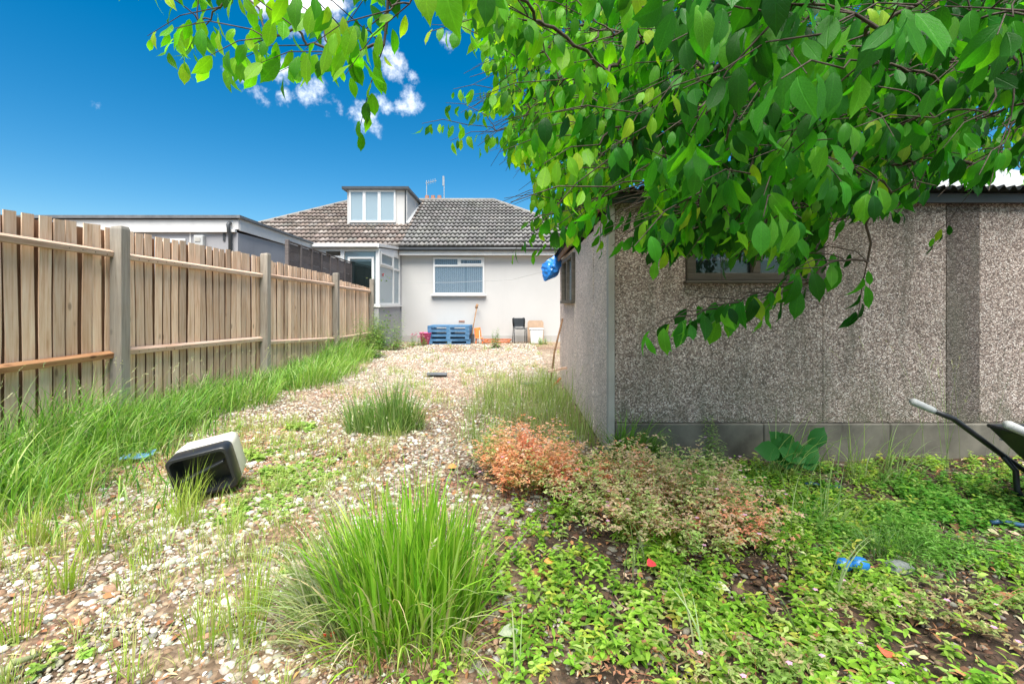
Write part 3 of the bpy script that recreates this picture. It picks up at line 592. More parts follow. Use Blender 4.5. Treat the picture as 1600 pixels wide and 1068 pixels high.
# washing line
MB().tube([(PX_+.1, HY-.15, 1.85), (-1.6, 12.6, 1.78), (.0, 10.0, 1.72), (.74, 7.1, 1.75)], .004, 4).obj('washing_line', M['grip'], None)
tag(bpy.data.objects['washing_line'], 'thin pale washing line strung across the white bungalow wall', 'washing line')
# ------------------------------------------------------------------ glazed lean-to
CY = 12.05; cx1 = -3.53; cx0 = -6.5
ls = thing('lean_to_conservatory', 'white framed glazed lean-to with brick-grey dwarf wall beside the white bungalow', 'conservatory', (0, 0, 0))
MB().box(cx1-.12, cx1, CY, HY-.003, 0, 1.10).obj('dwarf_wall', M['grey_r'], ls); MB().box(cx0, cx1-.122, CY, CY+.12, 0, 1.10).obj('dwarf_wall', M['grey_r'], ls)
MB().box(cx1-.13, cx1+.05, CY-.03, HY-.003, 1.102, 1.15).obj('sill', M['upvc'], ls)
b = MB(); b.prism([(CY-.1, 2.66), (CY-.1, 2.78), (HY-.1, 2.95), (HY-.1, 2.89), (CY+.0, 2.70)], 'x', cx0-.05, cx1+.03); b.obj('roof', M['upvc'], ls, None, .004)
b = MB(); b.tube([(cx0-.05, CY-.13, 2.70), (cx1+.0, CY-.13, 2.70)], .045, 6); b.obj('gutter', M['upvc'], ls, smooth=True)
b = MB()
for yy in (CY+.02, CY+1.55, HY-.06): b.box(cx1-.07, cx1-.0, yy-.035, yy+.035, 1.152, 2.64+(yy-CY)*.07)
b.box(cx1-.068, cx1-.002, CY+.056, HY-.1, 1.152, 1.21).box(cx1-.068, cx1-.002, CY+.056, CY+1.51, 2.20, 2.26).box(cx1-.068, cx1-.002, CY+1.59, HY-.1, 2.20, 2.26)
fr_ = b.obj('side_frame', M['upvc'], ls, None, .004)
b = MB(); b.add([(cx1-.05, CY+.056, 2.6), (cx1-.05, HY-.1, 2.6), (cx1-.05, HY-.1, 2.86), (cx1-.05, CY+.056, 2.67), (cx1-.01, CY+.056, 2.6), (cx1-.01, HY-.1, 2.6), (cx1-.01, HY-.1, 2.86), (cx1-.01, CY+.056, 2.67)], [(0,1,2,3), (4,7,6,5), (0,4,5,1), (3,2,6,7), (0,3,7,4), (1,5,6,2)]); b.obj('gable_panel', M['upvc'], ls)
for a_, c_, z_, zz in ((CY+.056, CY+1.51, 1.21, 2.2), (CY+1.59, HY-.1, 1.21, 2.2), (CY+.056, CY+1.51, 2.26, 2.598), (CY+1.59, HY-.1, 2.26, 2.598)): MB().box(cx1-.04, cx1-.034, a_, c_, z_, zz).obj('pane', M['glassb'], fr_)
b = MB(); ya, yb = CY+.15, CY+1.4; b.box(cx1+.0, cx1+.03, ya, yb, 2.24, 2.29).box(cx1+.0, cx1+.03, ya, yb, 2.54, 2.59).box(cx1, cx1+.03, ya, ya+.05, 2.29, 2.54).box(cx1, cx1+.03, yb-.05, yb, 2.29, 2.54); b.obj('top_opener', M['upvc'], fr_, None, .003)
def fpx(px): return (px-800)*CY/F
b = MB(); posts_ = [fpx(v) for v in (419, 456, 500, 535, 590)]
for xx in posts_: b.box(xx-.05, xx+.05, CY-.01, CY+.05, 1.10, 2.655)
b.box(cx0, cx1-.075, CY-.008, CY+.048, 2.58, 2.652).box(cx0, fpx(427), CY-.006, CY+.046, 1.10, 2.6).box(fpx(487), fpx(509), CY-.006, CY+.046, 1.10, 2.58)
b.box(posts_[0]+.05, cx1-.075, CY-.007, CY+.047, 1.10, 1.18); fr2 = b.obj('front_frame', M['upvc'], ls, None, .004)
MB().box(posts_[0]+.05, posts_[1]-.05, CY+.012, CY+.02, 1.18, 2.58).obj('blind', M['tan'], ls)
MB().box(posts_[1]+.05, fpx(487), CY+.012, CY+.02, 1.18, 2.58).obj('pane', M['glassb'], fr2)
MB().box(fpx(509), posts_[3]-.05, CY+.012, CY+.02, 1.18, 2.4).obj('pane', M['glassb'], fr2)
MB().box(posts_[3]+.05, posts_[4]-.05, CY+.052, CY+.058, 1.18, 2.58).obj('pane', M['glassb'], fr2)
b = MB(); b.box(posts_[3]+.2, posts_[4]-.16, CY+.04, CY+.049, 1.5, 2.32); b.obj('dark_reflection_pane', M['glassd'], ls); b = MB(); b.box(posts_[3]+.14, posts_[3]+.198, CY+.0, CY+.046, 1.18, 2.38).box(posts_[4]-.158, posts_[4]-.10, CY+.0, CY+.046, 1.18, 2.38).box(posts_[3]+.14, posts_[4]-.10, CY+.001, CY+.045, 2.381, 2.43).box(fpx(509), posts_[3]-.05, CY+.0, CY+.04, 2.40, 2.46).box(fpx(466), fpx(472), CY, CY+.04, 1.18, 2.58); b.obj('inner_door_frame', M['upvc'], ls)  # dark sheet in the right-hand pane stands for a dark reflection
# ------------------------------------------------------------------ pebbledash garage
GXL, GY_ = .745, 3.54; GW = 5.4; GD = 7.05
ga = thing('garage', 'pebbledashed concrete sectional garage with corrugated roof under the cherry tree', 'garage', (0, 0, 0))
cuts = [.80, 1.352, 2.42, 2.92, 3.38, 3.64, 4.28, 4.9, 5.4]; zt = 1.985
for i in range(len(cuts)-1):
    a_, c_ = cuts[i]+.0008, cuts[i+1]-.0008; mat = M['pebd'] if i == 4 else M['peb']; dep = 0 if i % 2 == 0 else .002
    if i == 1: MB().box(a_, c_, GY_+dep, GY_+.07, .26, 1.36).obj('wall_panel', mat, ga, None, .003)
    else: MB().box(a_, c_, GY_+dep, GY_+.07, .26, zt).obj('wall_panel', mat, ga, None, .003)
MB().box(.745, .797, GY_-.02, GY_+.05, .0, 1.96).obj('corner_post', M['conc'], ga, None, .006)
b = MB(); xs = [.80, 1.95, 2.93, 4.1, 5.4]
for i in range(4): MB().box(xs[i]+.002, xs[i+1]-.002, GY_-.02, GY_+.09, -.12, .255).obj('plinth_block', M['concd'], ga, None, .008)
sy = [3.59, 4.2, 4.81, 5.42, 6.6, GD]
for i in range(len(sy)-1):
    a_, c_ = sy[i]+.003, sy[i+1]-.003; tz = 1.95-.03*(sy[i+1]-3.5)
    if i == 3: MB().box(GXL+.003, GXL+.07, a_, c_, .0, 1.22).obj('wall_panel', M['pebs'], ga, None, .006); MB().box(GXL+.003, GXL+.07, a_, c_, 1.80, 1.86).obj('wall_panel', M['pebs'], ga)
    else: MB().box(GXL+(.003 if i % 2 else .008), GXL+.07, a_, c_, .0, 1.855 if i else 1.90).obj('wall_panel', M['pebs'], ga, None, .006)
MB().box(GXL, 5.4, GD-.07, GD, 0, 1.85).obj('rear_wall', M['pebs'], ga); MB().box(5.33, 5.4, GY_+.09, GD-.07, 0, 1.85).obj('far_wall', M['pebs'], ga)
MB().box(GXL+.08, 5.3, GY_+.2, GD-.1, -.05, -.005).obj('floor_slab', M['conc'], ga)
# side window
b = MB(); b.box(GXL-.03, GXL+.05, 5.425, 5.50, 1.23, 1.80).box(GXL-.03, GXL+.05, 6.52, 6.597, 1.23, 1.80).box(GXL-.03, GXL+.05, 5.97, 6.04, 1.23, 1.80).box(GXL-.05, GXL+.06, 5.425, 6.597, 1.19, 1.228).box(GXL-.028, GXL+.05, 5.5, 6.52, 1.75, 1.798)
sw = b.obj('side_window', M['oldwood'], ga, None, .003); MB().box(GXL+.01, GXL+.015, 5.5, 5.97, 1.232, 1.748).obj('pane', M['glassb'], sw); MB().box(GXL+.01, GXL+.015, 6.04, 6.52, 1.232, 1.748).obj('pane', M['glassd'], sw)
MB().bar((GXL-.05, 3.45, 1.965), (GXL-.05, GD+.1, 1.85), .02, .07).obj('eaves_board', M['handle'], ga)
# front window
b = MB(); b.box(1.355, 2.417, GY_-.035, GY_+.06, 1.365, 1.42).box(1.355, 1.42, GY_-.03, GY_+.06, 1.42, 1.93).box(2.35, 2.417, GY_-.03, GY_+.06, 1.42, 1.93).box(1.355, 2.417, GY_-.03, GY_+.06, 1.93, 1.985).box(1.86, 1.92, GY_-.028, GY_+.058, 1.42, 1.93).box(1.335, 2.437, GY_-.06, GY_-.0, 1.34, 1.363)
fw = b.obj('front_window', M['oldwood'], ga, None, .004); MB().box(1.42, 1.86, GY_+.01, GY_+.014, 1.42, 1.93).obj('pane', M['glassd'], fw); MB().box(1.92, 2.35, GY_+.01, GY_+.014, 1.42, 1.93).obj('pane', M['glassd'], fw)
b = MB(); n = 240; Vr = []; Fr = []
for i in range(n+1):
    x = .64+(5.5-.64)*i/n; z = .019*math.cos(2*PI*x/.075)
    Vr += [(x, 3.40, 2.055+z), (x, 7.15, 1.93+z), (x, 3.40, 2.047+z), (x, 7.15, 1.922+z)]
for i in range(n): a_ = 4*i; Fr += [(a_, a_+4, a_+5, a_+1), (a_+2, a_+3, a_+7, a_+6), (a_, a_+2, a_+6, a_+4), (a_+1, a_+5, a_+7, a_+3)]
b.add(Vr, Fr); b.obj('corrugated_roof', simple('corrugated_cement', (.03, .032, .035), .8, .4, 9, .3, dirt=(.05, .055, .04), spec=.2), ga, smooth=False)
MB().box(.70, 5.42, GY_-.06, GY_-.035, 1.955, 2.03).obj('fascia_board', M['gut'], ga, None, .003)
# blue bag hanging at the far eaves corner of the garage
b = MB(); rr = []; rnd = random.Random(4); c0 = P(868, 400, 6.9)
zz = np.linspace(0, .47, 15); pr_ = np.interp(zz, [0, .04, .06, .16, .26, .34, .42, .47], [.035, .02, .05, .09, .12, .105, .05, .012])
for i, (dz, r) in enumerate(zip(zz, pr_)): rr.append([(-.10*dz*2+r*(1+.22*math.sin(5*k/22*2*PI+i*.7)+.2*rnd.uniform(-1, 1))*math.cos(k/22*2*PI), r*.65*(1+.2*rnd.uniform(-1, 1))*math.sin(k/22*2*PI), -dz+rnd.uniform(-.006, .006)) for k in range(22)])
b.loft(rr); bag = b.obj('plastic_bag', M['bluebag'], None, (c0.x+.06, 6.9, c0.z+.05)); bag.rotation_euler = (0, .28, 0)
tag(bag, 'crumpled blue plastic bag hanging from the garage eaves by the small side window', 'bag')
# pale house glimpsed beyond the garage roof
hb = thing('pale_house', 'pale rendered house glimpsed through the leaves above the garage roof', 'house', (0, 0, 0))
MB().box(5.2, 14.5, 11.5, 17, 0, 4.05).obj('wall', M['white_r'], hb)
b = MB(); b.prism([(11.2, 4.03), (11.2, 4.13), (14.2, 5.5), (17.3, 4.13), (17.3, 4.03), (14.2, 5.38)], 'x', 5.0, 14.8); b.obj('roof', simple('pale_roof', (.30, .31, .33), .8, .15, 6, .2), hb)
MB().box(5.1, 14.6, 11.15, 11.2, 3.92, 4.1).obj('fascia_board', M['fascia'], hb)
for xx in (6.6, 8.6, 11.2):
    w_ = MB().box(xx, xx+1.2, 11.46, 11.499, 2.5, 3.6).obj('window', M['upvc'], hb); MB().box(xx+.08, xx+1.12, 11.45, 11.458, 2.58, 3.52).obj('pane', M['glassb'], w_)
# ------------------------------------------------------------------ things by the bungalow wall
def pallet():
    t_ = thing('pallet', '', 'pallet', (0, 0, 0), 'blue pallets stacked against the white wall')
    for i in range(5): MB().box(-.62, .62, -.4+i*.175, -.4+i*.175+.12, .116, .134).obj('deck_board', M['bluep'], t_)
    for y in (-.4, -.05, .3):
        for x in (-.62, -.06, .50): MB().box(x, x+.12, y, y+.1, .018, .115).obj('block', M['bluep'], t_)
        MB().box(-.62, .62, y, y+.1, 0, .017).obj('base_board', M['bluep'], t_)
    MB().box(-.62, .62, -.402, -.385, .085, .114).obj('edge_board', M['bluep'], t_)
    return t_
p0 = pallet(); cxp = (704-800)*13.9/F; labs = ['bottom blue pallet of the stack against the white wall', 'second blue pallet from the ground in the stack by the white wall', 'third blue pallet from the ground in the stack by the white wall', 'topmost blue pallet of the stack against the white wall']
for i in range(4):
    o = p0 if i == 0 else copy_tree(p0); o.location = (cxp+random.uniform(-.02, .02), 13.85, i*.136); o.rotation_euler = (0, 0, random.uniform(-.03, .03)); o['label'] = labs[i]
def at(px, Y, z=0): return Vector(((px-800)*Y/F, Y, z))
# garden fork handle leaning on wall
t_ = thing('garden_spade', 'long brown-handled spade leaning on the white wall beside the blue pallets', 'spade', at(737, 13.75)); t_.location.z = 0
MB().tube([(0, 0, .25), (.12, .45, 1.08)], .017, 7).obj('shaft', M['handle'], t_, smooth=True); MB().tube([(.105, .44, 1.06), (.135, .5, 1.17)], [.045, .04], 7).obj('grip', M['handle'], t_, smooth=True); MB().bar((-.02, -.05, .02), (.005, .02, .28), .17, .012, (0, -1, .3)).obj('blade', M['darkmetal'], t_)
# orange chair-like thing and rusty frame
t_ = thing('orange_seat', 'small bright orange plastic seat standing by the end of the blue pallets', 'seat', at(748, 13.8))
MB().bar((-.02, .1, .18), (-.06, .16, .46), .20, .03, (0, -1, .2)).obj('backrest', M['orange'], t_, None, .01); MB().bar((-.1, -.05, .17), (.14, -.05, .15), .26, .03).obj('seat', M['orange'], t_, None, .01)
for s_ in (-.08, .12): MB().bar((s_, -.1, 0), (s_*.8, -.06, .16), .03, .03, (0, 1, 0)).obj('leg', M['orange'], t_)
MB().tube([(.03, -.16, .40), (.05, -.18, .0)], .012, 5).obj('strut', M['cream'], t_)
t_ = thing('rusty_frame', 'low rusty orange metal frame lying on the ground right of the orange seat', 'metal frame', at(775, 13.75, .02))
MB().box(-.42, .42, -.05, 0, .0, .05).obj('rail', M['rust'], t_); MB().box(-.40, .44, .18, .23, .05, .10).obj('rail', M['rust'], t_)
for x in (-.35, .35): MB().bar((x, -.05, .03), (x+.1, .25, .07), .05, .04).obj('crossbar', M['rust'], t_)
# pink bucket with valerian
t_ = thing('pink_bucket', 'bright pink plastic bucket half hidden behind the valerian by the white wall', 'bucket', at(665, 13.5)); b = MB(); 
rg = lambda r, z, n=14: [(r*math.cos(2*PI*k/n), r*math.sin(2*PI*k/n), z) for k in range(n)]
b.loft([rg(.13, 0), rg(.185, .33), rg(.20, .34), rg(.17, .33), rg(.12, .03)]); b.obj('body', M['pink'], t_, smooth=True); MB().tube([(-.18, 0, .32), (-.12, -.12, .26), (0, -.16, .2), (.12, -.12, .26), (.18, 0, .32)], .006, 5).obj('handle', M['galv'], t_)
# black chair
t_ = thing('stacking_chair', 'black plastic stacking chair with thin metal legs against the white wall', 'chair', at(812, 13.8), rz=.12)
b = MB(); rings = []
for i, (y, z, w) in enumerate([(-.2, .43, .19), (-.17, .445, .21), (.0, .43, .21), (.12, .42, .2), (.18, .45, .19), (.2, .52, .19), (.215, .62, .2), (.235, .72, .2), (.24, .745, .17)]):
    rings.append([(-w, y, z+.012), (-w*.6, y, z-.006), (w*.6, y, z-.006), (w, y, z+.012), (w*.98, y+.004, z+.024), (w*.6, y+.006, z+.008), (-w*.6, y+.006, z+.008), (-w*.98, y+.004, z+.024)])
b.loft(rings); b.obj('seat_shell', M['black'], t_, smooth=True)
for sx_ in (-.19, .19):
    MB().tube([(sx_, -.2, 0), (sx_*.95, -.17, .42)], .013, 6).obj('leg', M['darkmetal'], t_, smooth=True); MB().tube([(sx_, .22, 0), (sx_*.95, .12, .42)], .013, 6).obj('leg', M['darkmetal'], t_, smooth=True)
# white bin and brown board
t_ = thing('white_bin', 'white square-sided plastic bin standing by the wall right of the black chair', 'bin', at(838, 13.75)); b = MB(); b.loft([[(-.17, -.15, 0), (.17, -.15, 0), (.17, .15, 0), (-.17, .15, 0)], [(-.2, -.17, .42), (.2, -.17, .42), (.2, .17, .42), (-.2, .17, .42)]]); b.obj('body', M['upvc'], t_, None, .02, seg=2); MB().box(-.215, .215, -.185, .185, .422, .45).obj('lid', M['fascia'], t_, None, .01)
b = MB(); pts = [(-.25, .0), (.25, .0), (.25, .62), (.2, .68), (-.2, .68), (-.25, .62)]; b.prism(pts, 'y', 0, .025); o = b.obj('hardboard_panel', M['brownb'], None, at(837, 14.12)); o.rotation_euler = (-.14, 0, 0); tag(o, 'brown round-cornered board leaning on the white wall behind the white bin', 'board')
# hoe leaning on garage side
t_ = thing('long_handled_tool', 'long wooden-handled garden tool leaning on the far end of the garage side wall', 'garden tool', (0, 0, 0))
a_, c_ = P(860, 582, 6.3), P(874, 497, 6.6); a_.z = .02; MB().tube([a_, (a_+c_)/2+Vector((-.01, 0, 0)), (.735, 6.6, .97)], .014, 7).obj('shaft', M['handle'], t_, smooth=True); MB().bar(a_+Vector((0, -.02, -.01)), a_+Vector((.15, .05, .13)), .03, .02).obj('head', M['rust'], t_)
t_ = thing('short_timber_offcut', 'short reddish timber stick propped against the foot of the garage side wall', 'stick', (0, 0, 0)); MB().bar(P(857, 580, 6.05), (.735, 6.15, .32), .035, .03).obj('stick', M['rail'], t_)
# slate piece in gravel
b = MB(); b.prism([(-.16, -.1), (.15, -.12), (.17, .08), (.02, .13), (-.17, .09)], 'z', 0, .025); q = at(683, 7.5); o = b.obj('slate_slab', M['slab'], None, (q.x, q.y, Hf(q.x, q.y)+.025), .004); o.rotation_euler = (-.03, .03, .2); tag(o, 'flat dark grey slate slab lying on the pale gravel', 'slab')
b = MB(); b.prism([(-.2, -.06), (.2, -.1), (.17, .08), (-.1, .11)], 'z', 0, .02); q = at(835, 6.75); o = b.obj('broken_slate', M['slab'], None, (q.x, q.y, Hf(q.x, q.y)+.02), .004); o.rotation_euler = (-.05, .02, -.1); tag(o, 'broken dark slate piece lying on the gravel near the garage side', 'slab')
# ------------------------------------------------------------------ black and cream plastic box on its side
def srect(w, h, y, r, n=6, dz=0):
    o = []
    for cx_, cz_, a0 in ((w/2-r, h/2-r, 0), (-w/2+r, h/2-r, PI/2), (-w/2+r, -h/2+r, PI), (w/2-r, -h/2+r, 1.5*PI)):
        for k in range(n): a = a0+PI/2*k/(n-1); o.append((cx_+r*math.cos(a), y, cz_+r*math.sin(a)+dz))
    return o
q = P(326, 738, 2.9)
bx = thing('plastic_box', 'cream and black plastic box lying tipped on its side in the gravel', 'box', (q.x, q.y, .155), rz=math.radians(14), ry=math.radians(-12), rx=math.radians(10))
b = MB(); b.loft([srect(.44, .36, -.16, .05), srect(.455, .375, -.15, .055), srect(.45, .37, -.05, .055), srect(.44, .36, -.01, .05)], False, True); b.add([], []); rim = b.obj('front_rim', M['black'], bx, smooth=True)
b = MB(); b.loft([srect(.44, .36, -.16, .05), srect(.40, .32, -.162, .045), srect(.385, .305, -.13, .045), srect(.37, .29, -.04, .05), srect(.30, .22, .02, .05), srect(.28, .2, .02, .05)], False, True); b.obj('cavity', M['black'], bx, smooth=True)
b = MB(); b.bar((-.17, -.12, -.03), (.17, -.125, .06), .06, .018); b.obj('ridge', M['black'], bx, None, .005)
b = MB(); b.loft([srect(.445, .365, -.008, .05), srect(.45, .37, .01, .055), srect(.44, .36, .12, .055), srect(.42, .34, .20, .05), srect(.40, .32, .21, .045)], True, True); b.obj('cream_shell', M['cream'], bx, smooth=True)
bx.scale = (.76, .72, .76)
for o_ in bx.children:
    if o_.data and len(o_.data.polygons) > 30:
        e_ = o_.modifiers.new('es', 'EDGE_SPLIT'); e_.split_angle = math.radians(50)
# faded blue plastic scrap in the grass
b = MB(); rnd = random.Random(3); g_ = [[(x*.035, y*.045, .01+.012*rnd.random()+.01*math.sin(x*1.3)) for x in range(7)] for y in range(3)]
vs_ = [v for r_ in g_ for v in r_]; b.add(vs_, [(j*7+i, j*7+i+1, (j+1)*7+i+1, (j+1)*7+i) for j in range(2) for i in range(6)]); q = P(185, 722, 3.35)
o = b.obj('plastic_scrap', M['bluef'], None, (q.x, q.y, Hf(q.x, q.y)+.03)); sm = o.modifiers.new('s', 'SOLIDIFY'); sm.thickness = .006; o.rotation_euler = (.12, -.05, .45); tag(o, 'faded blue plastic scrap in the grass left of the black and cream box', 'plastic scrap')
# blue plastic pieces in the bed
q = P(1330, 890, 2.02)
t_ = thing('blue_plastic_toy', 'two-lobed bright blue plastic object half buried among the weeds at lower right', 'plastic toy', (q.x, q.y, Hf(q.x, q.y)+.035))
for i, (dx, r) in enumerate(((-.032, .036), (.036, .042))):
    b = MB(); b.loft([[(dx+rr_*math.cos(2*PI*k/12), rr_*.8*math.sin(2*PI*k/12), z) for k in range(12)] for z, rr_ in [(r*math.sin(a)*.8, r*math.cos(a)) for a in np.linspace(-1.4, 1.4, 7)]]); b.obj('lobe', M['bluepl'], t_, smooth=True)
def strap(px, py, Y, L, rz, lab):
    q = P(px, py, Y); b = MB(); b.tube([(x*L/5, .01*math.sin(x), .012+.006*math.sin(x*1.7)) for x in range(6)], .012, 6); o = b.obj('plastic_pipe', M['bluef'] if 0 else simple('dark_blue_plastic', (.03, .09, .17), .4, .2, 12, .1), None, (q.x, q.y, Hf(q.x, q.y)+.012), smooth=True); o.rotation_euler = (0, 0, rz); tag(o, lab, 'plastic pipe')
strap(1148, 722, 3.1, .14, -.2, 'short dark blue pipe piece between the pink herb patch and the garage plinth'); strap(1258, 740, 3.0, .2, -.25, 'short dark blue pipe piece in the weeds below the big dark leaves'); strap(1548, 812, 2.45, .28, -.2, 'dark blue pipe piece on the soil under the wheelbarrow')
V_, F_, C_ = stones(np.array([[0., 0.]]), np.array([.07]), np.array([[.20, .22, .21]]), ICO1, .3, .08); q = P(1400, 882, 2.06); V_[:, 2] += Hf(q.x, q.y)-float(H(0, 0)); 
o = link('grey_stone', npmesh('grey_stone', V_, F_, C_, smooth=True), M['stone'], None, (q.x, q.y, 0)); tag(o, 'large grey stone in the weeds right of the bright blue plastic object', 'stone')
# green stick lower left, rose hips, pale fallen leaves
MB().tube([P(0, 1060, 1.46), P(20, 1040, 1.48)+Vector((0, 0, .01)), P(62, 1022, 1.53)], [.012, .012, .006], 7).obj('mossy_stick', simple('mossy_bark', (.20, .22, .11), .9, .3, 20, .4), None, smooth=True); tag(bpy.data.objects['mossy_stick'], 'mossy green stick on the gravel at the lower left corner', 'stick')
for px, py, lb in ((511, 998, 'lower red berry at the foot of the big grass clump'), (523, 986, 'upper red berry at the foot of the big grass clump')):
    q = P(px, py, 1.62); b = MB(); b.loft([[(rr_*math.cos(2*PI*k/10), rr_*math.sin(2*PI*k/10), z) for k in range(10)] for z, rr_ in [(.012*math.sin(a), .0085*math.cos(a)) for a in np.linspace(-1.4, 1.4, 7)]])
    o = b.obj('berry', simple('red_berry', (.62, .05, .03), .3, .1, 30, 0), None, (q.x, 1.36, Hf(q.x, 1.36)+.012) if 0 else (q.x, 1.60, max(q.z, .02)), smooth=True); o.rotation_euler = (.3, .3, 0); tag(o, lb, 'berry', 'red berries')
def dead_leaf(px, py, Y, L, w, c, rz, lab, up=.02):
    q = P(px, py, Y); z = Hf(q.x, q.y)+up; V_, F_, C_, U_ = leaves(np.array([[0, 0, 0.]]), np.array([[math.cos(rz), math.sin(rz), .15]]), np.array([[.1, -.3, 1.]]), np.array([L]), np.array([w]), np.array([c]), 6, .3, .2)
    o = link('fallen_leaf', npmesh('fallen_leaf', V_, F_, C_, U_, True), M['litter'], None, (q.x, q.y, z)); tag(o, lab, 'leaf')
dead_leaf(815, 988, 1.62, .085, .05, (.34, .38, .27), 3.2, 'pale grey-green fallen leaf right of the big grass clump', .03); dead_leaf(1105, 905, 1.93, .09, .05, (.55, .58, .38), 5.7, 'pale yellow-green fallen leaf among the low weeds')
dead_leaf(1012, 885, 1.98, .05, .045, (.62, .05, .06), .5, 'bright red fallen leaf below the pink herb patch', .05); dead_leaf(850, 880, 2.02, .05, .035, (.75, .30, .08), 0, 'orange fallen leaf left of the red one below the herb patch', .04)
dead_leaf(1385, 1042, 1.48, .045, .05, (.6, .12, .06), 1, 'red-orange fallen leaf near the bottom edge at right', .04); dead_leaf(480, 998, 1.6, .07, .05, (.62, .45, .36), 0, 'pale pinkish dead leaf left of the red berries', .03)
dead_leaf(700, 735, 3.2, .07, .06, (.66, .28, .10), .3, 'orange fallen leaf behind the big grass clump', .02); dead_leaf(1300, 868, 2.12, .05, .04, (.62, .25, .12), .3, 'orange-brown fallen leaf left of the bright blue plastic object', .03)
# ------------------------------------------------------------------ wheelbarrow (right edge)
wb = thing('wheelbarrow', 'black wheelbarrow with pale grey grip by the garage plinth at the right edge', 'wheelbarrow', (0, 0, 0))
def handle(dy):
    g0 = P(1424, 626, 2.72); g1 = P(1458, 641, 2.72); pts = [g1, P(1490, 654, 2.72), P(1520, 676, 2.74), P(1560, 706, 2.76), P(1600, 734, 2.8), Vector((3.75, 2.62, .14))]
    off = Vector((0, dy, 0)); MB().tube([p_+off*(1-i*.12) for i, p_ in enumerate(pts)], .0165, 9).obj('frame_tube', M['darkmetal'], wb, smooth=True)
    d_ = (g1-g0); MB().tube([g0+off, g0+off+d_*.1, g0+off+d_*.9, g1+off+d_*.02], [.017, .022, .021, .02], 9).obj('grip', M['grip'], wb, smooth=True)
handle(0); handle(-.52)
for dy in (0, -.46):
    MB().tube([P(1567, 712, 2.76)+Vector((0, dy, 0)), P(1587, 735, 2.76)+Vector((0, dy, 0)), P(1589, 765, 2.72)+Vector((0, dy, -.0)), P(1606, 786, 2.72)+Vector((0, dy, -.03)), Vector((3.45, 2.70+dy, .03)), Vector((3.6, 2.64+dy*.8, .2))], .0155, 8).obj('leg', M['darkmetal'], wb, smooth=True)
b = MB(); X0 = (1548-800)*2.69/F
def trr(z, x0, x1, y0, y1): return [(x0, y0, z), (x1, y0, z), (x1, y1, z), (x0, y1, z)]
b.loft([trr(.46, X0, X0+.95, 2.24, 2.70), trr(.30, X0+.13, X0+.82, 2.29, 2.65), trr(.20, X0+.22, X0+.7, 2.33, 2.6)], False, True)
tr_ = b.obj('tray', M['darkmetal'], wb); s_ = tr_.modifiers.new('s', 'SOLIDIFY'); s_.thickness = .006
MB().tube([(X0, 2.24, .46), (X0+.95, 2.24, .46), (X0+.95, 2.70, .46), (X0, 2.70, .46), (X0, 2.24, .46)], .012, 6).obj('tray_rim', M['darkmetal'], tr_)
MB().bar(P(1578, 690, 2.68), P(1620, 700, 2.68), .01, .12, (0, 1, 0)).obj('bracket', M['galv'], wb)
b = MB(); n = 20; wc = Vector((3.98, 2.44, .19)); b.tube([wc+Vector((.155*math.cos(2*PI*k/n), 0, .155*math.sin(2*PI*k/n))) for k in range(n+1)], .04, 8, False); wl = b.obj('wheel', M['black'], wb, smooth=True)
MB().tube([wc+Vector((0, -.06, 0)), wc+Vector((0, .06, 0))], .1, 12).obj('rim', M['galv'], wl)
# ------------------------------------------------------------------ grasses and weeds
GC = [(.20, .30, .055), (.26, .38, .08), (.15, .26, .05), (.33, .42, .12), (.38, .40, .17)]
def clump(c, rx, ry, n, h, spread=.35, k=.8, w=.006, pal=GC, wt=(3, 3, 2, 1.5, .6), hp=.25, seg=5, bias=(0, 0), tip=None):
    r = np.sqrt(R.random(n)); a = R.uniform(0, 2*PI, n); x = c[0]+rx*r*np.cos(a); y = c[1]+ry*r*np.sin(a); base = np.stack([x, y, H(x, y)-.005], 1)
    az = np.arctan2(np.sin(a)*r+bias[1]+R.normal(0, .5, n), np.cos(a)*r+bias[0]+R.normal(0, .5, n)); hh = h*R.uniform(1-hp*1.6, 1+hp, n)*(1-.3*r)
    col = pick(pal, wt, n, .18); return blades(base, hh, az, np.abs(R.normal(0, spread, n))*(.3+r), k*R.uniform(.2, 1.5, n), w*R.uniform(.6, 1.3, n), col, seg, tip)
def stalks(A, c, rx, ry, n, h, lean=.25, col=(.34, .38, .16), az=None, head=True, hl=.10):
    r = np.sqrt(R.random(n)); a = R.uniform(0, 2*PI, n); x = c[0]+rx*r*np.cos(a); y = c[1]+ry*r*np.sin(a); base = np.stack([x, y, H(x, y)], 1); z = a if az is None else az+R.normal(0, .5, n)
    hh = h*R.uniform(.7, 1.15, n); a0 = np.abs(R.normal(0, lean, n)); kk = R.uniform(.2, .9, n); cc = jit(col, n, .15)
    V, Fc, C = blades(base, hh, z, a0, kk, np.full(n, .003), cc, 6); A.add(V, Fc, C)
    if head:
        V3 = V.reshape(n, 13, 3); tip = V3[:, 12]; pv = V3[:, 10]; d = unit(tip-pv)
        for j in range(7):
            pos = tip-d*(hl*j/7); m_ = len(pos); dd = unit(d+R.normal(0, .35, (m_, 3))); L = R.uniform(.012, .026, m_)
            A.add(*leaves(pos, dd, R.normal(0, 1, (m_, 3)), L, L*.28, jit((.50, .50, .30), m_, .2), 2, .2, .2))
    return A
def add(A, t3): A.add(*t3)
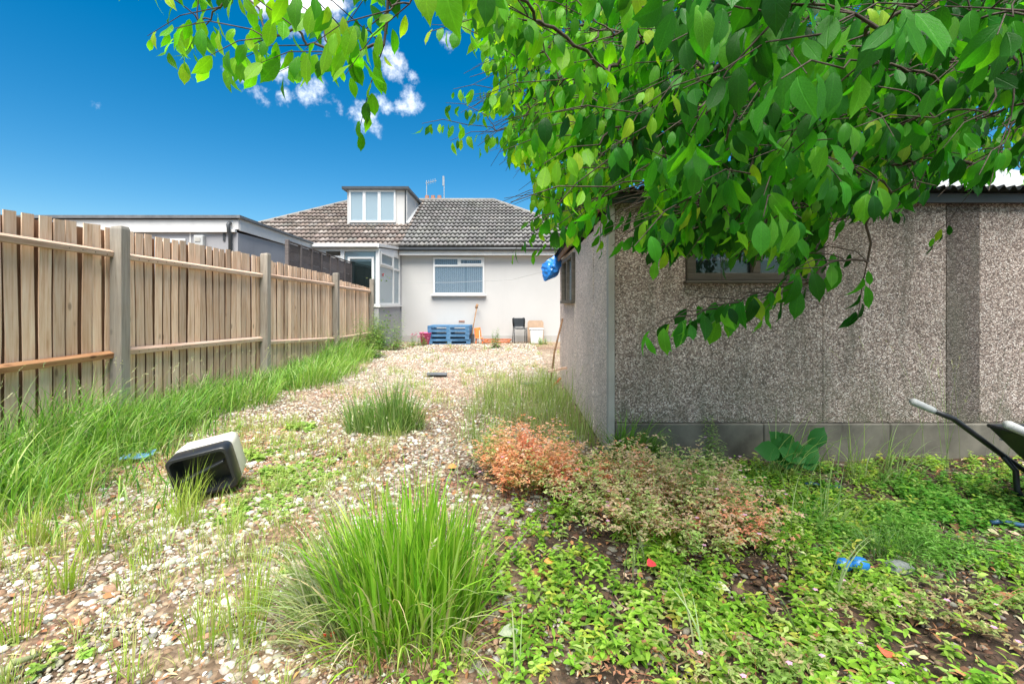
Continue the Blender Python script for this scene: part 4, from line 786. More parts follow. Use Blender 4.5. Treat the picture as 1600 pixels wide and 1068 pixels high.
# the big clump in front
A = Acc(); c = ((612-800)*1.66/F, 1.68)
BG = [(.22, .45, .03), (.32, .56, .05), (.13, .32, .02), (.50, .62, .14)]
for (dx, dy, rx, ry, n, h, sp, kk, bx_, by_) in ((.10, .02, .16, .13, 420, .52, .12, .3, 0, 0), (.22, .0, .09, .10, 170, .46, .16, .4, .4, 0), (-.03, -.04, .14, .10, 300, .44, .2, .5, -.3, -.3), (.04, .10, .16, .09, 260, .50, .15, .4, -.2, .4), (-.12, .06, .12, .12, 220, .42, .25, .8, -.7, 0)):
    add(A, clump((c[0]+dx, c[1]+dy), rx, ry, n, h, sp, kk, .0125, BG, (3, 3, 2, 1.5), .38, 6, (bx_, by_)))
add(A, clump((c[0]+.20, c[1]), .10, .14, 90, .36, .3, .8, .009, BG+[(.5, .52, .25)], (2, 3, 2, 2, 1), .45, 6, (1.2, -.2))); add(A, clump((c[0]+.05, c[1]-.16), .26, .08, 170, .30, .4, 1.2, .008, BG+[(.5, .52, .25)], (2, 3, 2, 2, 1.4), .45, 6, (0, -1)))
add(A, clump((c[0]-.20, c[1]+.05), .18, .16, 460, .44, .3, 1.2, .0075, [(.28, .38, .12), (.40, .46, .22), (.56, .60, .42), (.18, .28, .07)], (3, 2, 2, 1.5), .35, 6, (-1.1, -.2)))  # left blades: whitish hairs, with highlights also put into the palette
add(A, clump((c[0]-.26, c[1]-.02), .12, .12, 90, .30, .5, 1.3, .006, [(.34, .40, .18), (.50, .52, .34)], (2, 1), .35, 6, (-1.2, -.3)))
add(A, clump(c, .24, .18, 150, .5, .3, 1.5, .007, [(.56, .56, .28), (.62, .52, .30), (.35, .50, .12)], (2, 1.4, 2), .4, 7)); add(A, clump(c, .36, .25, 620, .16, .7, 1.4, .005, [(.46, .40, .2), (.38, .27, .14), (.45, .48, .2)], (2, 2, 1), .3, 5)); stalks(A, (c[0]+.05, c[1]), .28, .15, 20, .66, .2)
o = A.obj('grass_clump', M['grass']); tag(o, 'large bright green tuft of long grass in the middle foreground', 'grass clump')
# mid clump
A = Acc(); c = ((600-800)*4.2/F, 4.25); 
MG = [(.19, .33, .08), (.27, .41, .11), (.13, .24, .06), (.38, .46, .2)]
for (dx, dy, rx, ry, n, h, sp, kk, bx_, by_) in ((.10, .02, .14, .12, 260, .52, .2, .5, 0, 0), (.26, .0, .10, .10, 130, .40, .3, .9, .8, 0), (-.05, -.02, .12, .10, 180, .38, .25, .7, -.2, -.3), (-.24, -.08, .11, .10, 170, .40, .22, .6, -.4, 0), (0, .1, .2, .1, 120, .46, .2, .5, 0, .4), (.05, -.18, .2, .06, 120, .24, .3, .8, 0, -.6)):
    add(A, clump((c[0]+dx, c[1]+dy), rx, ry, n, h, sp, kk, .010, MG, (3, 3, 2, 1.2), .4, 5, (bx_, by_)))

stalks(A, c, .25, .2, 12, .55, .2); o = A.obj('grass_clump', M['grass']); tag(o, 'medium dark green tuft of grass half way up the gravel', 'grass clump')
# corner clump at garage, clump by dock
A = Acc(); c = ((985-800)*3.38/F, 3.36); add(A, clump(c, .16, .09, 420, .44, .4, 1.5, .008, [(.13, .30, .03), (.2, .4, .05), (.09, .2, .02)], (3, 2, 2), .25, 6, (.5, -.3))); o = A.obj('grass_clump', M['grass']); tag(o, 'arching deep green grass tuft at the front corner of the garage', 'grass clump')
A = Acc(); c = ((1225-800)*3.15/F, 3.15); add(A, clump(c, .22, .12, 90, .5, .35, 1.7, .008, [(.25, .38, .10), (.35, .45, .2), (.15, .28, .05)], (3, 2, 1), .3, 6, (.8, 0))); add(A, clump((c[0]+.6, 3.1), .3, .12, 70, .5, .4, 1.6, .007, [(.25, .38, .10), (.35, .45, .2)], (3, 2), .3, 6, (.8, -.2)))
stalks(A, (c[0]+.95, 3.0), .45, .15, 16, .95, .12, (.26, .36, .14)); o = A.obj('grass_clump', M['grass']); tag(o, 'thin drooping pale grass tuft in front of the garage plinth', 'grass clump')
# long grass along the fence
A = Acc(); n = 14000; t_ = R.random(n); y = 2.2+t_**1.15*8.3; wd = .42+1.0*np.clip((5.0-y)/2.4, 0, 1)+.35*np.exp(-((y-7.2)/1.3)**2)
x = -3.66+np.abs(R.normal(0, .42, n))*wd*1.2; ok = R.random(n) < .08+1.5*np.clip(vnoise(x, y, 1.7, 31)-.12, 0, 1)
x, y = x[ok], y[ok]; n = len(x); base = np.stack([x, y, H(x, y)-.005], 1); hh = R.uniform(.22, .56, n)*np.clip(1.15-(x+3.66)*.5, .35, 1)*np.clip(1.05-(y-7)*.05, .6, 1.05)*(.55+.8*vnoise(x, y, 1.3, 33))
az = R.normal(-.15, 1.7, n); add(A, blades(base, hh*1.15, az, np.abs(R.normal(.1, .3, n)), R.uniform(.3, 2.2, n), R.uniform(.005, .013, n)*(1+np.clip(y-5, 0, 5)*.12), pick([(.18, .38, .05), (.27, .48, .09), (.10, .26, .04), (.38, .52, .18), (.58, .57, .36), (.06, .17, .03)], (3, 3, 2.4, 1.8, .6, 1), n, .18), 6))
for (yy, xx, rx_, h_, n_) in ((2.7, -2.9, .3, .46, 420), (3.5, -3.1, .3, .42, 330), (5.4, -3.1, .28, .44, 330), (6.6, -2.9, .38, .5, 520), (7.8, -3.0, .36, .5, 420), (9.1, -3.1, .3, .5, 300)): add(A, clump((xx, yy), rx_, rx_*1.2, n_, h_, .3, 1.3, .009, [(.22, .42, .06), (.32, .52, .10), (.12, .28, .04), (.46, .56, .24)], (3, 3, 2, 1.5), .35, 6, (.4, 0)))
for yy in np.arange(2.5, 9.5, .5): stalks(A, (-3.35, yy), .3, .3, 14, .72, .25, (.50, .52, .30), az=0.0)
A.obj('long_grass', M['grass'], None, kind='stuff')
# short tufts on the gravel and along the garage side
A = Acc()
def tufts(n, fx, palc, h, wdt, nb=(10, 30), rr_=.05):
    for _ in range(n):
        x, y = fx()
        if not bool(free(x, y)): continue
        m_ = random.randint(*nb); add(A, clump((x, y), rr_*random.uniform(.6, 1.6), rr_*random.uniform(.6, 1.4), m_, h*random.uniform(.5, 1.3), .3, .7, wdt, palc, None or [1]*len(palc), .3, 4))
PT = [(.38, .50, .11), (.48, .54, .15), (.28, .42, .08), (.54, .54, .26)]
tufts(380, lambda: (random.uniform(-3.2, -.9)*1.0, random.uniform(1.9, 4.6)), PT, .15, .004, (8, 30))
tufts(50, lambda: (random.uniform(-1.6, -.7), random.uniform(1.4, 2.0)), PT, .13, .0035, (8, 24), .03)
for (px, Y, h, n) in ((318, 1.58, .26, 45), (400, 1.75, .30, 60), (385, 1.6, .3, 50), (30, 1.62, .22, 40), (205, 1.48, .16, 24), (150, 2.2, .3, 60), (55, 2.3, .3, 70), (290, 2.5, .22, 60), (300, 2.75, .34, 50), (275, 2.62, .3, 40), (360, 2.35, .2, 30), (100, 1.9, .26, 50), (225, 2.1, .2, 40), (590, 2.6, .26, 30), (460, 2.1, .2, 24), (520, 3.6, .2, 30)):
    add(A, clump(((px-800)*Y/F, Y), .06, .05, n, h, .18, .45, .0055, [(.34, .50, .06), (.44, .56, .11), (.52, .52, .22)], (3, 3, 1), .3, 5))
tufts(150, lambda: (random.uniform(-3.0, .6), random.uniform(4.4, 9.0)), PT, .17, .006, (8, 26), .06)
tufts(30, lambda: (random.uniform(-3.0, 1.2), random.uniform(9, 13)), PT, .17, .009, (8, 20), .09)
for k in range(75):
    y = random.uniform(3.3, 6.0); x = random.uniform(-.45, .62); add(A, clump((x, y), .06, .06, random.randint(6, 16), random.uniform(.35, .65), .15, .6, .005, [(.32, .46, .12), (.26, .40, .08), (.48, .52, .26)], (2, 2, 1), .3, 5))
for k in range(120):
    y = random.uniform(3.7, 7.0); x = random.uniform(-.35, .62) if random.random() < .6 else random.uniform(.35, .68)
    add(A, clump((x, y), .08, .08, random.randint(12, 26), random.uniform(.2, .42), .2, .5, .005, [(.36, .46, .14), (.28, .40, .09), (.45, .48, .24)], (2, 2, 1), .3, 5))
for (x, y, n, h) in ((-.1, 3.9, 26, .62), (.1, 4.3, 22, .6), (-.6, 3.6, 8, .6), (.25, 3.7, 22, .55), (-.3, 2.4, 5, .75), (-.45, 2.2, 4, .7), (-.85, 1.95, 3, .6), (.5, 4.6, 16, .6), (-.2, 5, 12, .6)): stalks(A, (x, y), .22, .2, n, h, .14, (.34, .42, .16))
A.obj('grass_tufts', M['grass'], None, kind='stuff')
# ---- ground cover weeds
def sprigs(A, q, h, nleaf, L, pal, wt, wr=.5, z0=0, droop=.25, res=3, stem=True):
    n = len(q); hh = h*R.uniform(.3, 1.3, n); lean = R.normal(0, .22, (n, 2)); ph = R.uniform(0, 2*PI, n); gcl = pick(pal, wt, n, .16)
    zb = H(q[:, 0], q[:, 1])+z0
    for j in range(nleaf):
        f = (j//2+1)/(nleaf/2); a = ph+(j % 2)*PI+(j//2)*PI/2+R.normal(0, .3, n); p_ = np.stack([q[:, 0]+lean[:, 0]*hh*f, q[:, 1]+lean[:, 1]*hh*f, zb+hh*f], 1)
        e = (.1+.75*f*R.uniform(.3, 1, n)-droop); d = np.stack([np.cos(a), np.sin(a), e], 1); l = L*R.uniform(.6, 1.35, n)*(1.15-.45*f)
        A.add(*leaves(p_, d, np.stack([R.normal(0, .25, n), R.normal(0, .25, n), np.ones(n)], 1), l, l*wr*R.uniform(.8, 1.2, n), np.clip(gcl*R.uniform(.82, 1.2, (n, 1)), 0, 1), res, .28, .25))
    if stem:
        az = np.arctan2(lean[:, 1], lean[:, 0]); add(A, blades(np.stack([q[:, 0], q[:, 1], zb-.005], 1), hh*1.02, az, np.hypot(lean[:, 0], lean[:, 1]), np.zeros(n), np.full(n, .003), gcl*.8, 2))
GP = [(.24, .44, .04), (.33, .54, .07), (.15, .32, .03), (.42, .56, .15), (.48, .54, .09)]; GD_ = [(.07, .24, .02), (.11, .32, .04), (.16, .38, .06)]
def wd(x, y): return np.where(free(x, y) & (y < 3.5), soil(x, y)*np.clip((vnoise(x, y, 3.0, 41)*.55+vnoise(x, y, 9, 44)*.45)*3.6-1.35, .03, 1), 0)
A = Acc()
sprigs(A, sample(2100, 1.2, 3.5, lambda y: -.35+0*y, vis, wd), .06, 8, .032, GP, (3, 3, 2, 2, 1), .55)
sprigs(A, sample(1900, 1.2, 3.5, lambda y: -.4+0*y, vis, wd), .03, 6, .015, GP, (3, 3, 2, 2, 1), .6)
sprigs(A, sample(330, 1.25, 2.9, lambda y: -.05+0*y, vis, wd), .09, 8, .045, GP, (3, 3, 2, 1, 1), .36)
sprigs(A, sample(420, 1.3, 3.9, lambda y: -2.0+0*y, lambda y: 0*y+.1, lambda x, y: np.clip(vnoise(x, y, 1.8, 51)*2.2-1.15, 0, 1)), .03, 8, .028, [(.24, .40, .07), (.36, .48, .14)], (1, 1), .7)
A.obj('ground_weeds', M['herb'], None, kind='stuff')
A = Acc()   # lusher dark patch near the wall
ell = lambda cx, cy, rx, ry: (lambda x, y: np.where(free(x, y), np.exp(-((x-cx)/rx)**2-((y-cy)/ry)**2)*np.clip(vnoise(x, y, 5, 43)*2.4-.7, 0, 1), 0))
sprigs(A, sample(950, 1.8, 3.45, lambda y: 0*y+1.2, lambda y: 0*y+3.6, ell(2.25, 2.75, .75, .4)), .06, 8, .03, GD_+[(.24, .45, .08)], (1, 2, 2, 1.5), .8)
sprigs(A, sample(420, 1.8, 3.2, lambda y: 0*y+1.0, lambda y: 0*y+3.6, ell(1.9, 2.25, .35, .2)), .10, 10, .03, [(.14, .34, .04), (.24, .45, .10)], (1, 1), .25)
o = A.obj('leafy_weed_patch', M['herb'], None, kind='stuff')
# feathery dark tuft in the bed
A = Acc(); c = ((1385-800)*2.2/F, 2.2); add(A, clump(c, .14, .12, 620, .17, .7, 1.4, .0028, [(.10, .26, .04), (.16, .34, .06), (.3, .42, .2)], (3, 3, 1), .3, 4)); o = A.obj('feathery_weed', M['herb']); tag(o, 'fine-leaved feathery green weed just above the bright blue plastic object', 'weed')
A = Acc(); c = ((1325-800)*2.05/F, 2.25); add(A, clump((1.9*.86, 2.45), .2, .1, 60, .4, .5, 1.4, .006, [(.28, .42, .12), (.36, .46, .2)], (1, 1), .3, 6, (.6, .2)));
for (px, py, Y, az_, L) in ((975, 870, 1.95, 4.3, .45), (1060, 900, 1.9, 4.4, .4), (1000, 840, 2.1, 4.0, .5), (1300, 930, 1.8, .2, .34), (1240, 1010, 1.6, 2.8, .3), (1150, 1050, 1.5, 3.0, .26), (1250, 880, 2.0, 3.6, .3), (820, 1040, 1.45, 2.0, .22), (1090, 1040, 1.5, 1.9, .3)):
    q = P(px, py, Y); n = 3; base = np.array([[q.x, q.y, Hf(q.x, q.y)]]*n)+R.normal(0, .02, (n, 3))*[1, 1, 0]; add(A, blades(base, np.full(n, L)*R.uniform(.7, 1.1, n), np.full(n, az_)+R.normal(0, .4, n), np.full(n, .25), R.uniform(.9, 1.7, n), np.full(n, .007), jit((.36, .46, .20), n), 6))
A.obj('stray_grass_blades', M['grass'], None, kind='stuff')
# ---- herb robert patches
def herb(cx, cy, rx, ry, h, n, pal, wt, fl, lab, cat='plant'):
    A = Acc(); ns = max(60, n//16); r = np.sqrt(R.random(ns)); a = R.uniform(0, 2*PI, ns); wob = .72+.55*vnoise(np.cos(a)*1.3, np.sin(a)*1.3, 1.6, int(cx*100) % 50)
    bx_ = cx+rx*.75*r*np.cos(a)*wob; by_ = cy+ry*.75*r*np.sin(a)*wob; tipx = bx_+rx*.35*r*np.cos(a)*wob+R.normal(0, .04, ns); tipy = by_+ry*.35*r*np.sin(a)*wob+R.normal(0, .04, ns)
    hh = h*(1-.45*r**2)*R.uniform(.55, 1.3, ns); dx, dy = tipx-bx_, tipy-by_
    per = n//ns; i = np.repeat(np.arange(ns), per); m_ = len(i); f = R.uniform(.25, 1.0, m_)**.7; wl = np.round(f*6)/6*.7+f*.3
    x = bx_[i]+dx[i]*wl**1.5+R.normal(0, .016, m_); y = by_[i]+dy[i]*wl**1.5+R.normal(0, .016, m_); z = H(x, y)+hh[i]*wl+R.normal(0, .008, m_)+.01; pos = np.stack([x, y, z], 1)
    cn = (vnoise(x, y, 4.0, 71)*.5+vnoise(x, y, 12, 72)*.5-.5)*1.5+.5; idx = np.clip(cn*len(pal)+R.normal(0, .7, m_)+R.normal(0, .9, ns)[i], 0, len(pal)-1).astype(int); col = np.asarray(pal)[idx]*(1+R.uniform(-.22, .22, (m_, 1)))
    low = f < .45; col[low] = pick([(.16, .26, .05), (.26, .34, .09), (.22, .12, .05)], (2, 2, 1), int(low.sum()))
    for k in range(3):
        az = R.uniform(0, 2*PI, m_); d = np.stack([np.cos(az), np.sin(az), R.uniform(-.2, .7, m_)], 1); L = R.uniform(.010, .026, m_)
        A.add(*leaves(pos, d, np.stack([R.normal(0, .4, m_), R.normal(0, .4, m_)-.15, np.ones(m_)], 1), L, L*.42, np.clip(col*R.uniform(.8, 1.2, (m_, 1)), 0, 1), 2, .3, .3))
    add(A, blades(np.stack([bx_, by_, H(bx_, by_)], 1), np.hypot(hh, np.hypot(dx, dy)), np.arctan2(dy, dx), np.arctan2(np.hypot(dx, dy), hh)*.6, np.arctan2(np.hypot(dx, dy), hh)*.8, np.full(ns, .0035), jit((.48, .20, .12), ns), 4))
    j = R.choice(ns, min(fl, ns), False); k = len(j); fp = np.stack([tipx[j], tipy[j], H(tipx[j], tipy[j])+hh[j]+.02], 1)
    for q_ in range(5):
        az = q_*2*PI/5+R.uniform(0, .3); d = np.stack([np.full(k, math.cos(az)), np.full(k, math.sin(az)), np.full(k, .25)], 1); A.add(*leaves(fp, d, np.tile([0, -.3, 1.], (k, 1)), np.full(k, .011), np.full(k, .008), jit((.88, .50, .76), k, .10), 2, .1, .2))
    o = A.obj('herb_patch', M['herb']); tag(o, lab, cat, None); return o
RED = [(.30, .42, .12), (.52, .42, .20), (.74, .44, .27), (.82, .38, .21), (.86, .52, .38), (.76, .28, .16)]
PNK = [(.24, .40, .08), (.36, .48, .15), (.48, .52, .24), (.58, .46, .30), (.66, .46, .34), (.44, .50, .20), (.74, .34, .22)]
RED = [tuple(min(.95, v*1.18) for v in c_) for c_ in RED]; PNK = [tuple(min(.92, v*1.22) for v in c_) for c_ in PNK]
herb(.10, 2.95, .40, .34, .36, 5200, RED, None, 22, 'orange-red leaved herb patch with tiny pink flowers left of the garage corner')
herb(.80, 2.55, .60, .50, .34, 8200, PNK, None, 46, 'pinkish-green herb patch dotted with pink flowers in front of the garage plinth')
LOW = [(.22, .36, .07), (.30, .42, .11), (.36, .44, .15), (.42, .34, .18)]
herb(.80, 1.42, .55, .16, .07, 900, LOW+[(.5, .25, .15)], None, 14, 'low straggly herb patch with pink flowers along the bottom edge at right')
herb(1.55, 1.75, .45, .16, .07, 700, LOW, None, 9, 'thin low herb patch with a few pink flowers below the bright blue plastic object')
# ---- upright weeds
def upright(px, Y, n, h, L, pal, lab, wr=.25, sp=.06, dens=16, name='leafy_weed', fl=None):
    A = Acc(); cx_ = (px-800)*Y/F
    for _ in range(n):
        x = cx_+random.uniform(-1.6, 1.6)*sp; y = Y+random.uniform(-1.2, 1.2)*sp; hh = h*random.uniform(.6, 1.1); lx, ly = random.gauss(0, .1), random.gauss(0, .1); m_ = int(dens*hh/h)+4; z0 = Hf(x, y)
        f = (np.arange(m_)+.5)/m_; a = np.arange(m_)*2.4+random.uniform(0, 6); p_ = np.stack([x+lx*hh*f, y+ly*hh*f, z0+hh*f], 1); l = L*(1.15-.7*f)*R.uniform(.7, 1.2, m_)
        A.add(*leaves(p_, np.stack([np.cos(a), np.sin(a), R.uniform(.1, .7, m_)], 1), np.tile([0, 0, 1.], (m_, 1))+R.normal(0, .2, (m_, 3)), l, l*wr, pick(pal, [1]*len(pal), m_, .15), 3, .25, .5))
        add(A, blades(np.array([[x, y, z0]]), np.array([hh]), np.array([math.atan2(ly, lx)]), np.array([math.hypot(lx, ly)]), np.array([0.]), np.array([.006]), np.array([[.2, .26, .08]]), 3))
        if fl: k = 10; A.add(*leaves(np.tile([x+lx*hh, y+ly*hh, z0+hh], (k, 1))+R.normal(0, .02, (k, 3)), R.normal(0, 1, (k, 3)), R.normal(0, 1, (k, 3)), np.full(k, .03), np.full(k, .025), jit(fl, k, .2), 2))
    o = A.obj(name, M['herb']); tag(o, lab, 'weed'); return o
LG = [(.26, .38, .09), (.34, .46, .14), (.18, .30, .06)]; DG = [(.10, .22, .04), (.15, .30, .06), (.2, .36, .09)]
upright(1100, 3.2, 4, .46, .055, [(.30, .42, .14), (.24, .36, .1)], 'pale upright weed stem in front of the garage plinth', .36, .03, 70)
upright(1125, 3.22, 3, .36, .05, [(.36, .46, .2), (.28, .40, .14)], 'second pale upright weed just right of the first by the plinth', .36, .03, 60)
upright(575, 10.3, 38, .98, .13, LG+DG, 'tall leafy weed against the timber fence beyond the long grass', .22, .22, 26)
upright(600, 12.0, 44, .95, .14, DG+LG, 'bushy tall weed by the last fence posts', .24, .25, 26)
upright(775, 12.3, 9, .52, .12, DG, 'dark green bushy weed standing alone on the gravel before the bungalow', .3, .06, 20)
upright(655, 13.2, 12, .34, .09, DG+[(.2, .28, .12)], 'valerian plant with pinkish heads beside the pink bucket', .4, .14, 14, fl=(.62, .22, .36))
upright(628, 12.9, 16, .2, .1, LG, 'low green weeds at the corner of the glazed lean-to', .3, .25, 10)
upright(852, 13.5, 14, .24, .1, LG, 'small green weeds right of the white bin', .2, .1, 10)
upright(832, 13.3, 5, .2, .08, LG, 'little weed in front of the white bin', .2, .05, 10)
for px, Y, lab in ((470, 4.3, 'small leafy weed on the gravel left of the medium grass tuft'), (435, 3.2, 'small round-leaved weed on the gravel right of the plastic box'), (395, 3.5, 'yellow-green seedling patch just behind the plastic box')):
    A = Acc(); x = (px-800)*Y/F; n = 34; qq = np.stack([x+R.uniform(-.12, .12, n), Y+R.uniform(-.08, .08, n)], 1); sprigs(A, qq, .05, 6, .045, [(.26, .42, .08), (.38, .5, .12)], (1, 1), .75); tag(A.obj('seedling_patch', M['herb']), lab, 'weed')
# big dark leaves against the plinth
A = Acc(); x = (1228-800)*3.22/F; n = 14; a = np.linspace(-.2, PI+.2, n); pos = np.array([[x, 3.22, .05]]*n)+np.stack([R.normal(0, .07, n), R.normal(-.03, .02, n), R.uniform(.02, .15, n)], 1)
A.add(*leaves(pos, np.stack([np.cos(a), -.25+0*a, .25+np.sin(a)*.9], 1), np.stack([0*a, -1+0*a, .5+0*a], 1), R.uniform(.13, .19, n), R.uniform(.11, .14, n), jit((.035, .19, .03), n, .25), 6, .2, .25))
tag(A.obj('dock_plant', M['herb']), 'plant with big dark green leaves against the garage plinth', 'plant')
# climbing rose on the last fence posts
A = Acc(); n = 420; f = R.random(n); x = -3.72+R.normal(0, .10, n)+.12*np.sin(f*7); y = 12.6+R.normal(0, .25, n); z = .35+f*1.6+R.normal(0, .06, n); a = R.uniform(0, 2*PI, n); L = R.uniform(.05, .08, n)
A.add(*leaves(np.stack([x, y, z], 1), np.stack([np.cos(a), np.sin(a), R.uniform(-.6, .3, n)], 1), R.normal(0, 1, (n, 3))+[0, 0, 1], L, L*.6, pick(DG+LG, [1]*6, n), 3)); k = 36
A.add(*leaves(np.tile([-3.62, 12.55, 1.98], (k, 1))+R.normal(0, .025, (k, 3)), R.normal(0, 1, (k, 3)), R.normal(0, 1, (k, 3)), np.full(k, .06), np.full(k, .05), jit((.72, .06, .05), k, .2), 2)); add(A, blades(np.array([[-3.7, 12.6, .0]]), np.array([2.0]), np.array([0.]), np.array([.03]), np.array([0.]), np.array([.02]), np.array([[.16, .2, .06]]), 6))
tag(A.obj('climbing_rose', M['herb']), 'climbing rose with a red bloom over the far fence posts', 'rose')
# ------------------------------------------------------------------ cherry tree
tree = thing('cherry_tree', 'large-leaved cherry tree overhanging the garage and the top of the view', 'tree', (3.15, 1.25, 0))
TP = Vector((3.15, 1.25, 0))
def inpoly(px, py, poly):
    c_ = np.zeros(len(px), bool); j = len(poly)-1
    for i in range(len(poly)):
        xi, yi = poly[i]; xj, yj = poly[j]; c_ ^= ((yi > py) != (yj > py)) & (px < (xj-xi)*(py-yi)/((yj-yi) or 1e-9)+xi); j = i
    return c_
MAIN = [(745, -40), (765, 40), (800, 60), (790, 120), (770, 165), (800, 215), (800, 255), (835, 300), (868, 330), (900, 345), (935, 330), (955, 300), (1000, 290), (1010, 330), (1060, 345), (1110, 360), (1150, 385), (1215, 405), (1265, 400), (1275, 330), (1340, 345), (1420, 330), (1450, 275), (1610, 262), (1660, -40)]
def rs(n, poly, ylo, yhi, x0=600, x1=1680, y0=-30, y1=430):
    o_ = []
    while len(o_) < n:
        k = 4*n; px = R.uniform(x0, x1, k); py = R.uniform(y0, y1, k); Y = ylo+(yhi-ylo)*R.random(k)
        ok = inpoly(px, py, poly)
        for a_, b_, c_ in zip(px[ok], py[ok], Y[ok]):
            p_ = P(a_, b_, c_)
            if p_.y > 3.3 and p_.z < 2.2: continue
            if p_.z > 4.6: continue
            o_.append(p_)
            if len(o_) >= n: break
    return o_
anch = []   # (point, n leaves, leaf size, tone
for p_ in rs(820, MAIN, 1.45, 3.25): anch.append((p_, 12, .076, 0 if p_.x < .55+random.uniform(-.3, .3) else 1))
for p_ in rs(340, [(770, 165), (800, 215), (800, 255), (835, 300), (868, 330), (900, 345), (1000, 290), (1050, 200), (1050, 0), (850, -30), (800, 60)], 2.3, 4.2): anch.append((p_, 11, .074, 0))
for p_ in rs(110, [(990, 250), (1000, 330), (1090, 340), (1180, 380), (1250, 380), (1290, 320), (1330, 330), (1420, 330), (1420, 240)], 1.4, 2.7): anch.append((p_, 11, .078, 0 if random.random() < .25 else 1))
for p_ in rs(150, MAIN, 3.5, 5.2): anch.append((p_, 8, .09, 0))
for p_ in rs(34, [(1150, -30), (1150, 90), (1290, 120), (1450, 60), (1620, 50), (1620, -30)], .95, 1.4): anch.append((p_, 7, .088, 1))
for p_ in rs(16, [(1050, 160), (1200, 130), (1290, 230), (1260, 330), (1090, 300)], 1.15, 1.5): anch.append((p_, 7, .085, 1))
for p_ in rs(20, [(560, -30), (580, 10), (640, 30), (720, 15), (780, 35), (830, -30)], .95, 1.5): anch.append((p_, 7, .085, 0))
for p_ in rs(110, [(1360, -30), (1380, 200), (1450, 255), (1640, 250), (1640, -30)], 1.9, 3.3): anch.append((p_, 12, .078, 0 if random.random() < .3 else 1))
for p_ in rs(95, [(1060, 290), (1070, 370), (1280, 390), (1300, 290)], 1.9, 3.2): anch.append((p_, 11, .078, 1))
NM = len(anch)-0
for px, py, Y in [(285, 22, 1.75), (310, 10, 1.8), (345, 25, 1.7), (330, 45, 1.75), (392, 60, 1.65), (415, 75, 1.65), (440, 70, 1.6), (480, 85, 1.62), (500, 45, 1.6), (520, 95, 1.6), (545, 70, 1.55), (570, 60, 1.5), (590, 45, 1.45), (560, 95, 1.6), (380, 0, 1.7), (610, 30, 1.4), (640, 20, 1.3), (600, 85, 1.6), (310, 48, 1.8), (410, 45, 1.7), (465, 60, 1.6)]: anch.append((P(px, py-14, Y), 9, .080, 0))
for px, py, Y in [(730, 205, 2.7), (760, 190, 2.8), (778, 150, 2.7), (775, 215, 2.8), (812, 205, 2.7), (790, 110, 2.3), (770, 75, 2.0), (850, 345, 2.9), (880, 350, 3.0), (905, 330, 2.9), (860, 355, 2.8), (890, 360, 2.9), (940, 335, 2.8)]: anch.append((P(px, py-10, Y), 9, .074, 0))
for px, py, Y in [(1355, 418, 1.75), (1320, 415, 1.75), (1285, 425, 1.72), (1225, 455, 1.7), (1190, 465, 1.68), (1155, 480, 1.66), (1120, 490, 1.65), (1085, 500, 1.62), (1140, 475, 1.7), (1210, 465, 1.72), (1335, 400, 1.8), (1270, 445, 1.72), (1295, 405, 1.8)]: anch.append((P(px, py-8, Y), 6, .092, 1))
for px, py, Y in [(1484, 345, 3.0), (1300, 345, 2.4), (1340, 330, 2.4), (1200, 375, 1.9), (1080, 330, 1.6), (1030, 350, 1.8), (1100, 350, 1.7), (1010, 320, 1.9)]: anch.append((P(px, py, Y), 5, .08, 1))
# crown above and behind the frame
for _ in range(430):
    while True:
        x, y, z = R.uniform(-1.3, 5.2), R.uniform(-2.2, 4.6), R.uniform(2.0, 5.4)
        if y > 0.2 and abs(x) < 1.2*y+.2 and z < CH+.69*y: continue
        if (abs(x) < .7 and -.5 < y < .6 and z < 2.2): continue
        if ((x-2.2)/3.5)**2+((y-1.2)/3.2)**2+((z-3.5)/2.0)**2 < 1 and not (y > 3.2 and z < 2.3): break
    anch.append((Vector((x, y, z)), 9, .095, 1))
# skeleton: each anchor joins the nearest node already in the tree
nodes = [TP+Vector((0, 0, 0)), TP+Vector((-.03, .03, 1.0)), TP+Vector((-.10, .08, 1.9)), TP+Vector((-.35, .35, 2.5)), TP+Vector((-.9, .7, 2.75)), TP+Vector((-1.5, 1.1, 2.85)), TP+Vector((-2.1, 1.3, 2.75)), TP+Vector((-.9, -.3, 2.5)), TP+Vector((-1.8, -.2, 2.45)), TP+Vector((-2.7, .05, 2.35)), TP+Vector((-3.4, .2, 2.45)), TP+Vector((.5, .5, 2.9)), TP+Vector((.9, 1.2, 3.0)), TP+Vector((-.2, 1.2, 2.6)), TP+Vector((-.3, -1.0, 3.1))]
par = [-1, 0, 1, 2, 3, 4, 5, 2, 7, 8, 9, 2, 11, 3, 2]
dist = [0]*len(nodes)
for i in range(1, len(nodes)): dist[i] = dist[par[i]]+(nodes[i]-nodes[par[i]]).length
order = sorted(range(len(anch)), key=lambda i: (anch[i][0]-TP-Vector((0, 0, 2))).length)
own = {}
arr = np.zeros((len(anch)*3+60, 3)); dd_ = np.zeros(len(arr)); k = len(nodes)
for i in range(k): arr[i] = nodes[i]; dd_[i] = dist[i]
for i in order:
    p_ = anch[i][0]; v = np.array(p_); dl = np.linalg.norm(arr[:k]-v, axis=1); cost = dl*1.35+.35*dd_[:k]; cost[:2] += 9; j = int(np.argmin(cost))
    if dl[j] > .25:   # bent twig
        mid = (arr[j]+v)/2+np.array([0, 0, .10*dl[j]])+R.normal(0, .03*dl[j], 3)
        if not (mid[1] > 3.35 and mid[2] < 2.1): nodes.append(Vector(mid)); par.append(j); arr[k] = mid; dd_[k] = dd_[j]+dl[j]/2; j = k; k += 1
    nodes.append(p_); par.append(j); arr[k] = v; dd_[k] = dd_[j]+np.linalg.norm(arr[j]-v); own[k] = i; k += 1
cnt = [0.0]*k
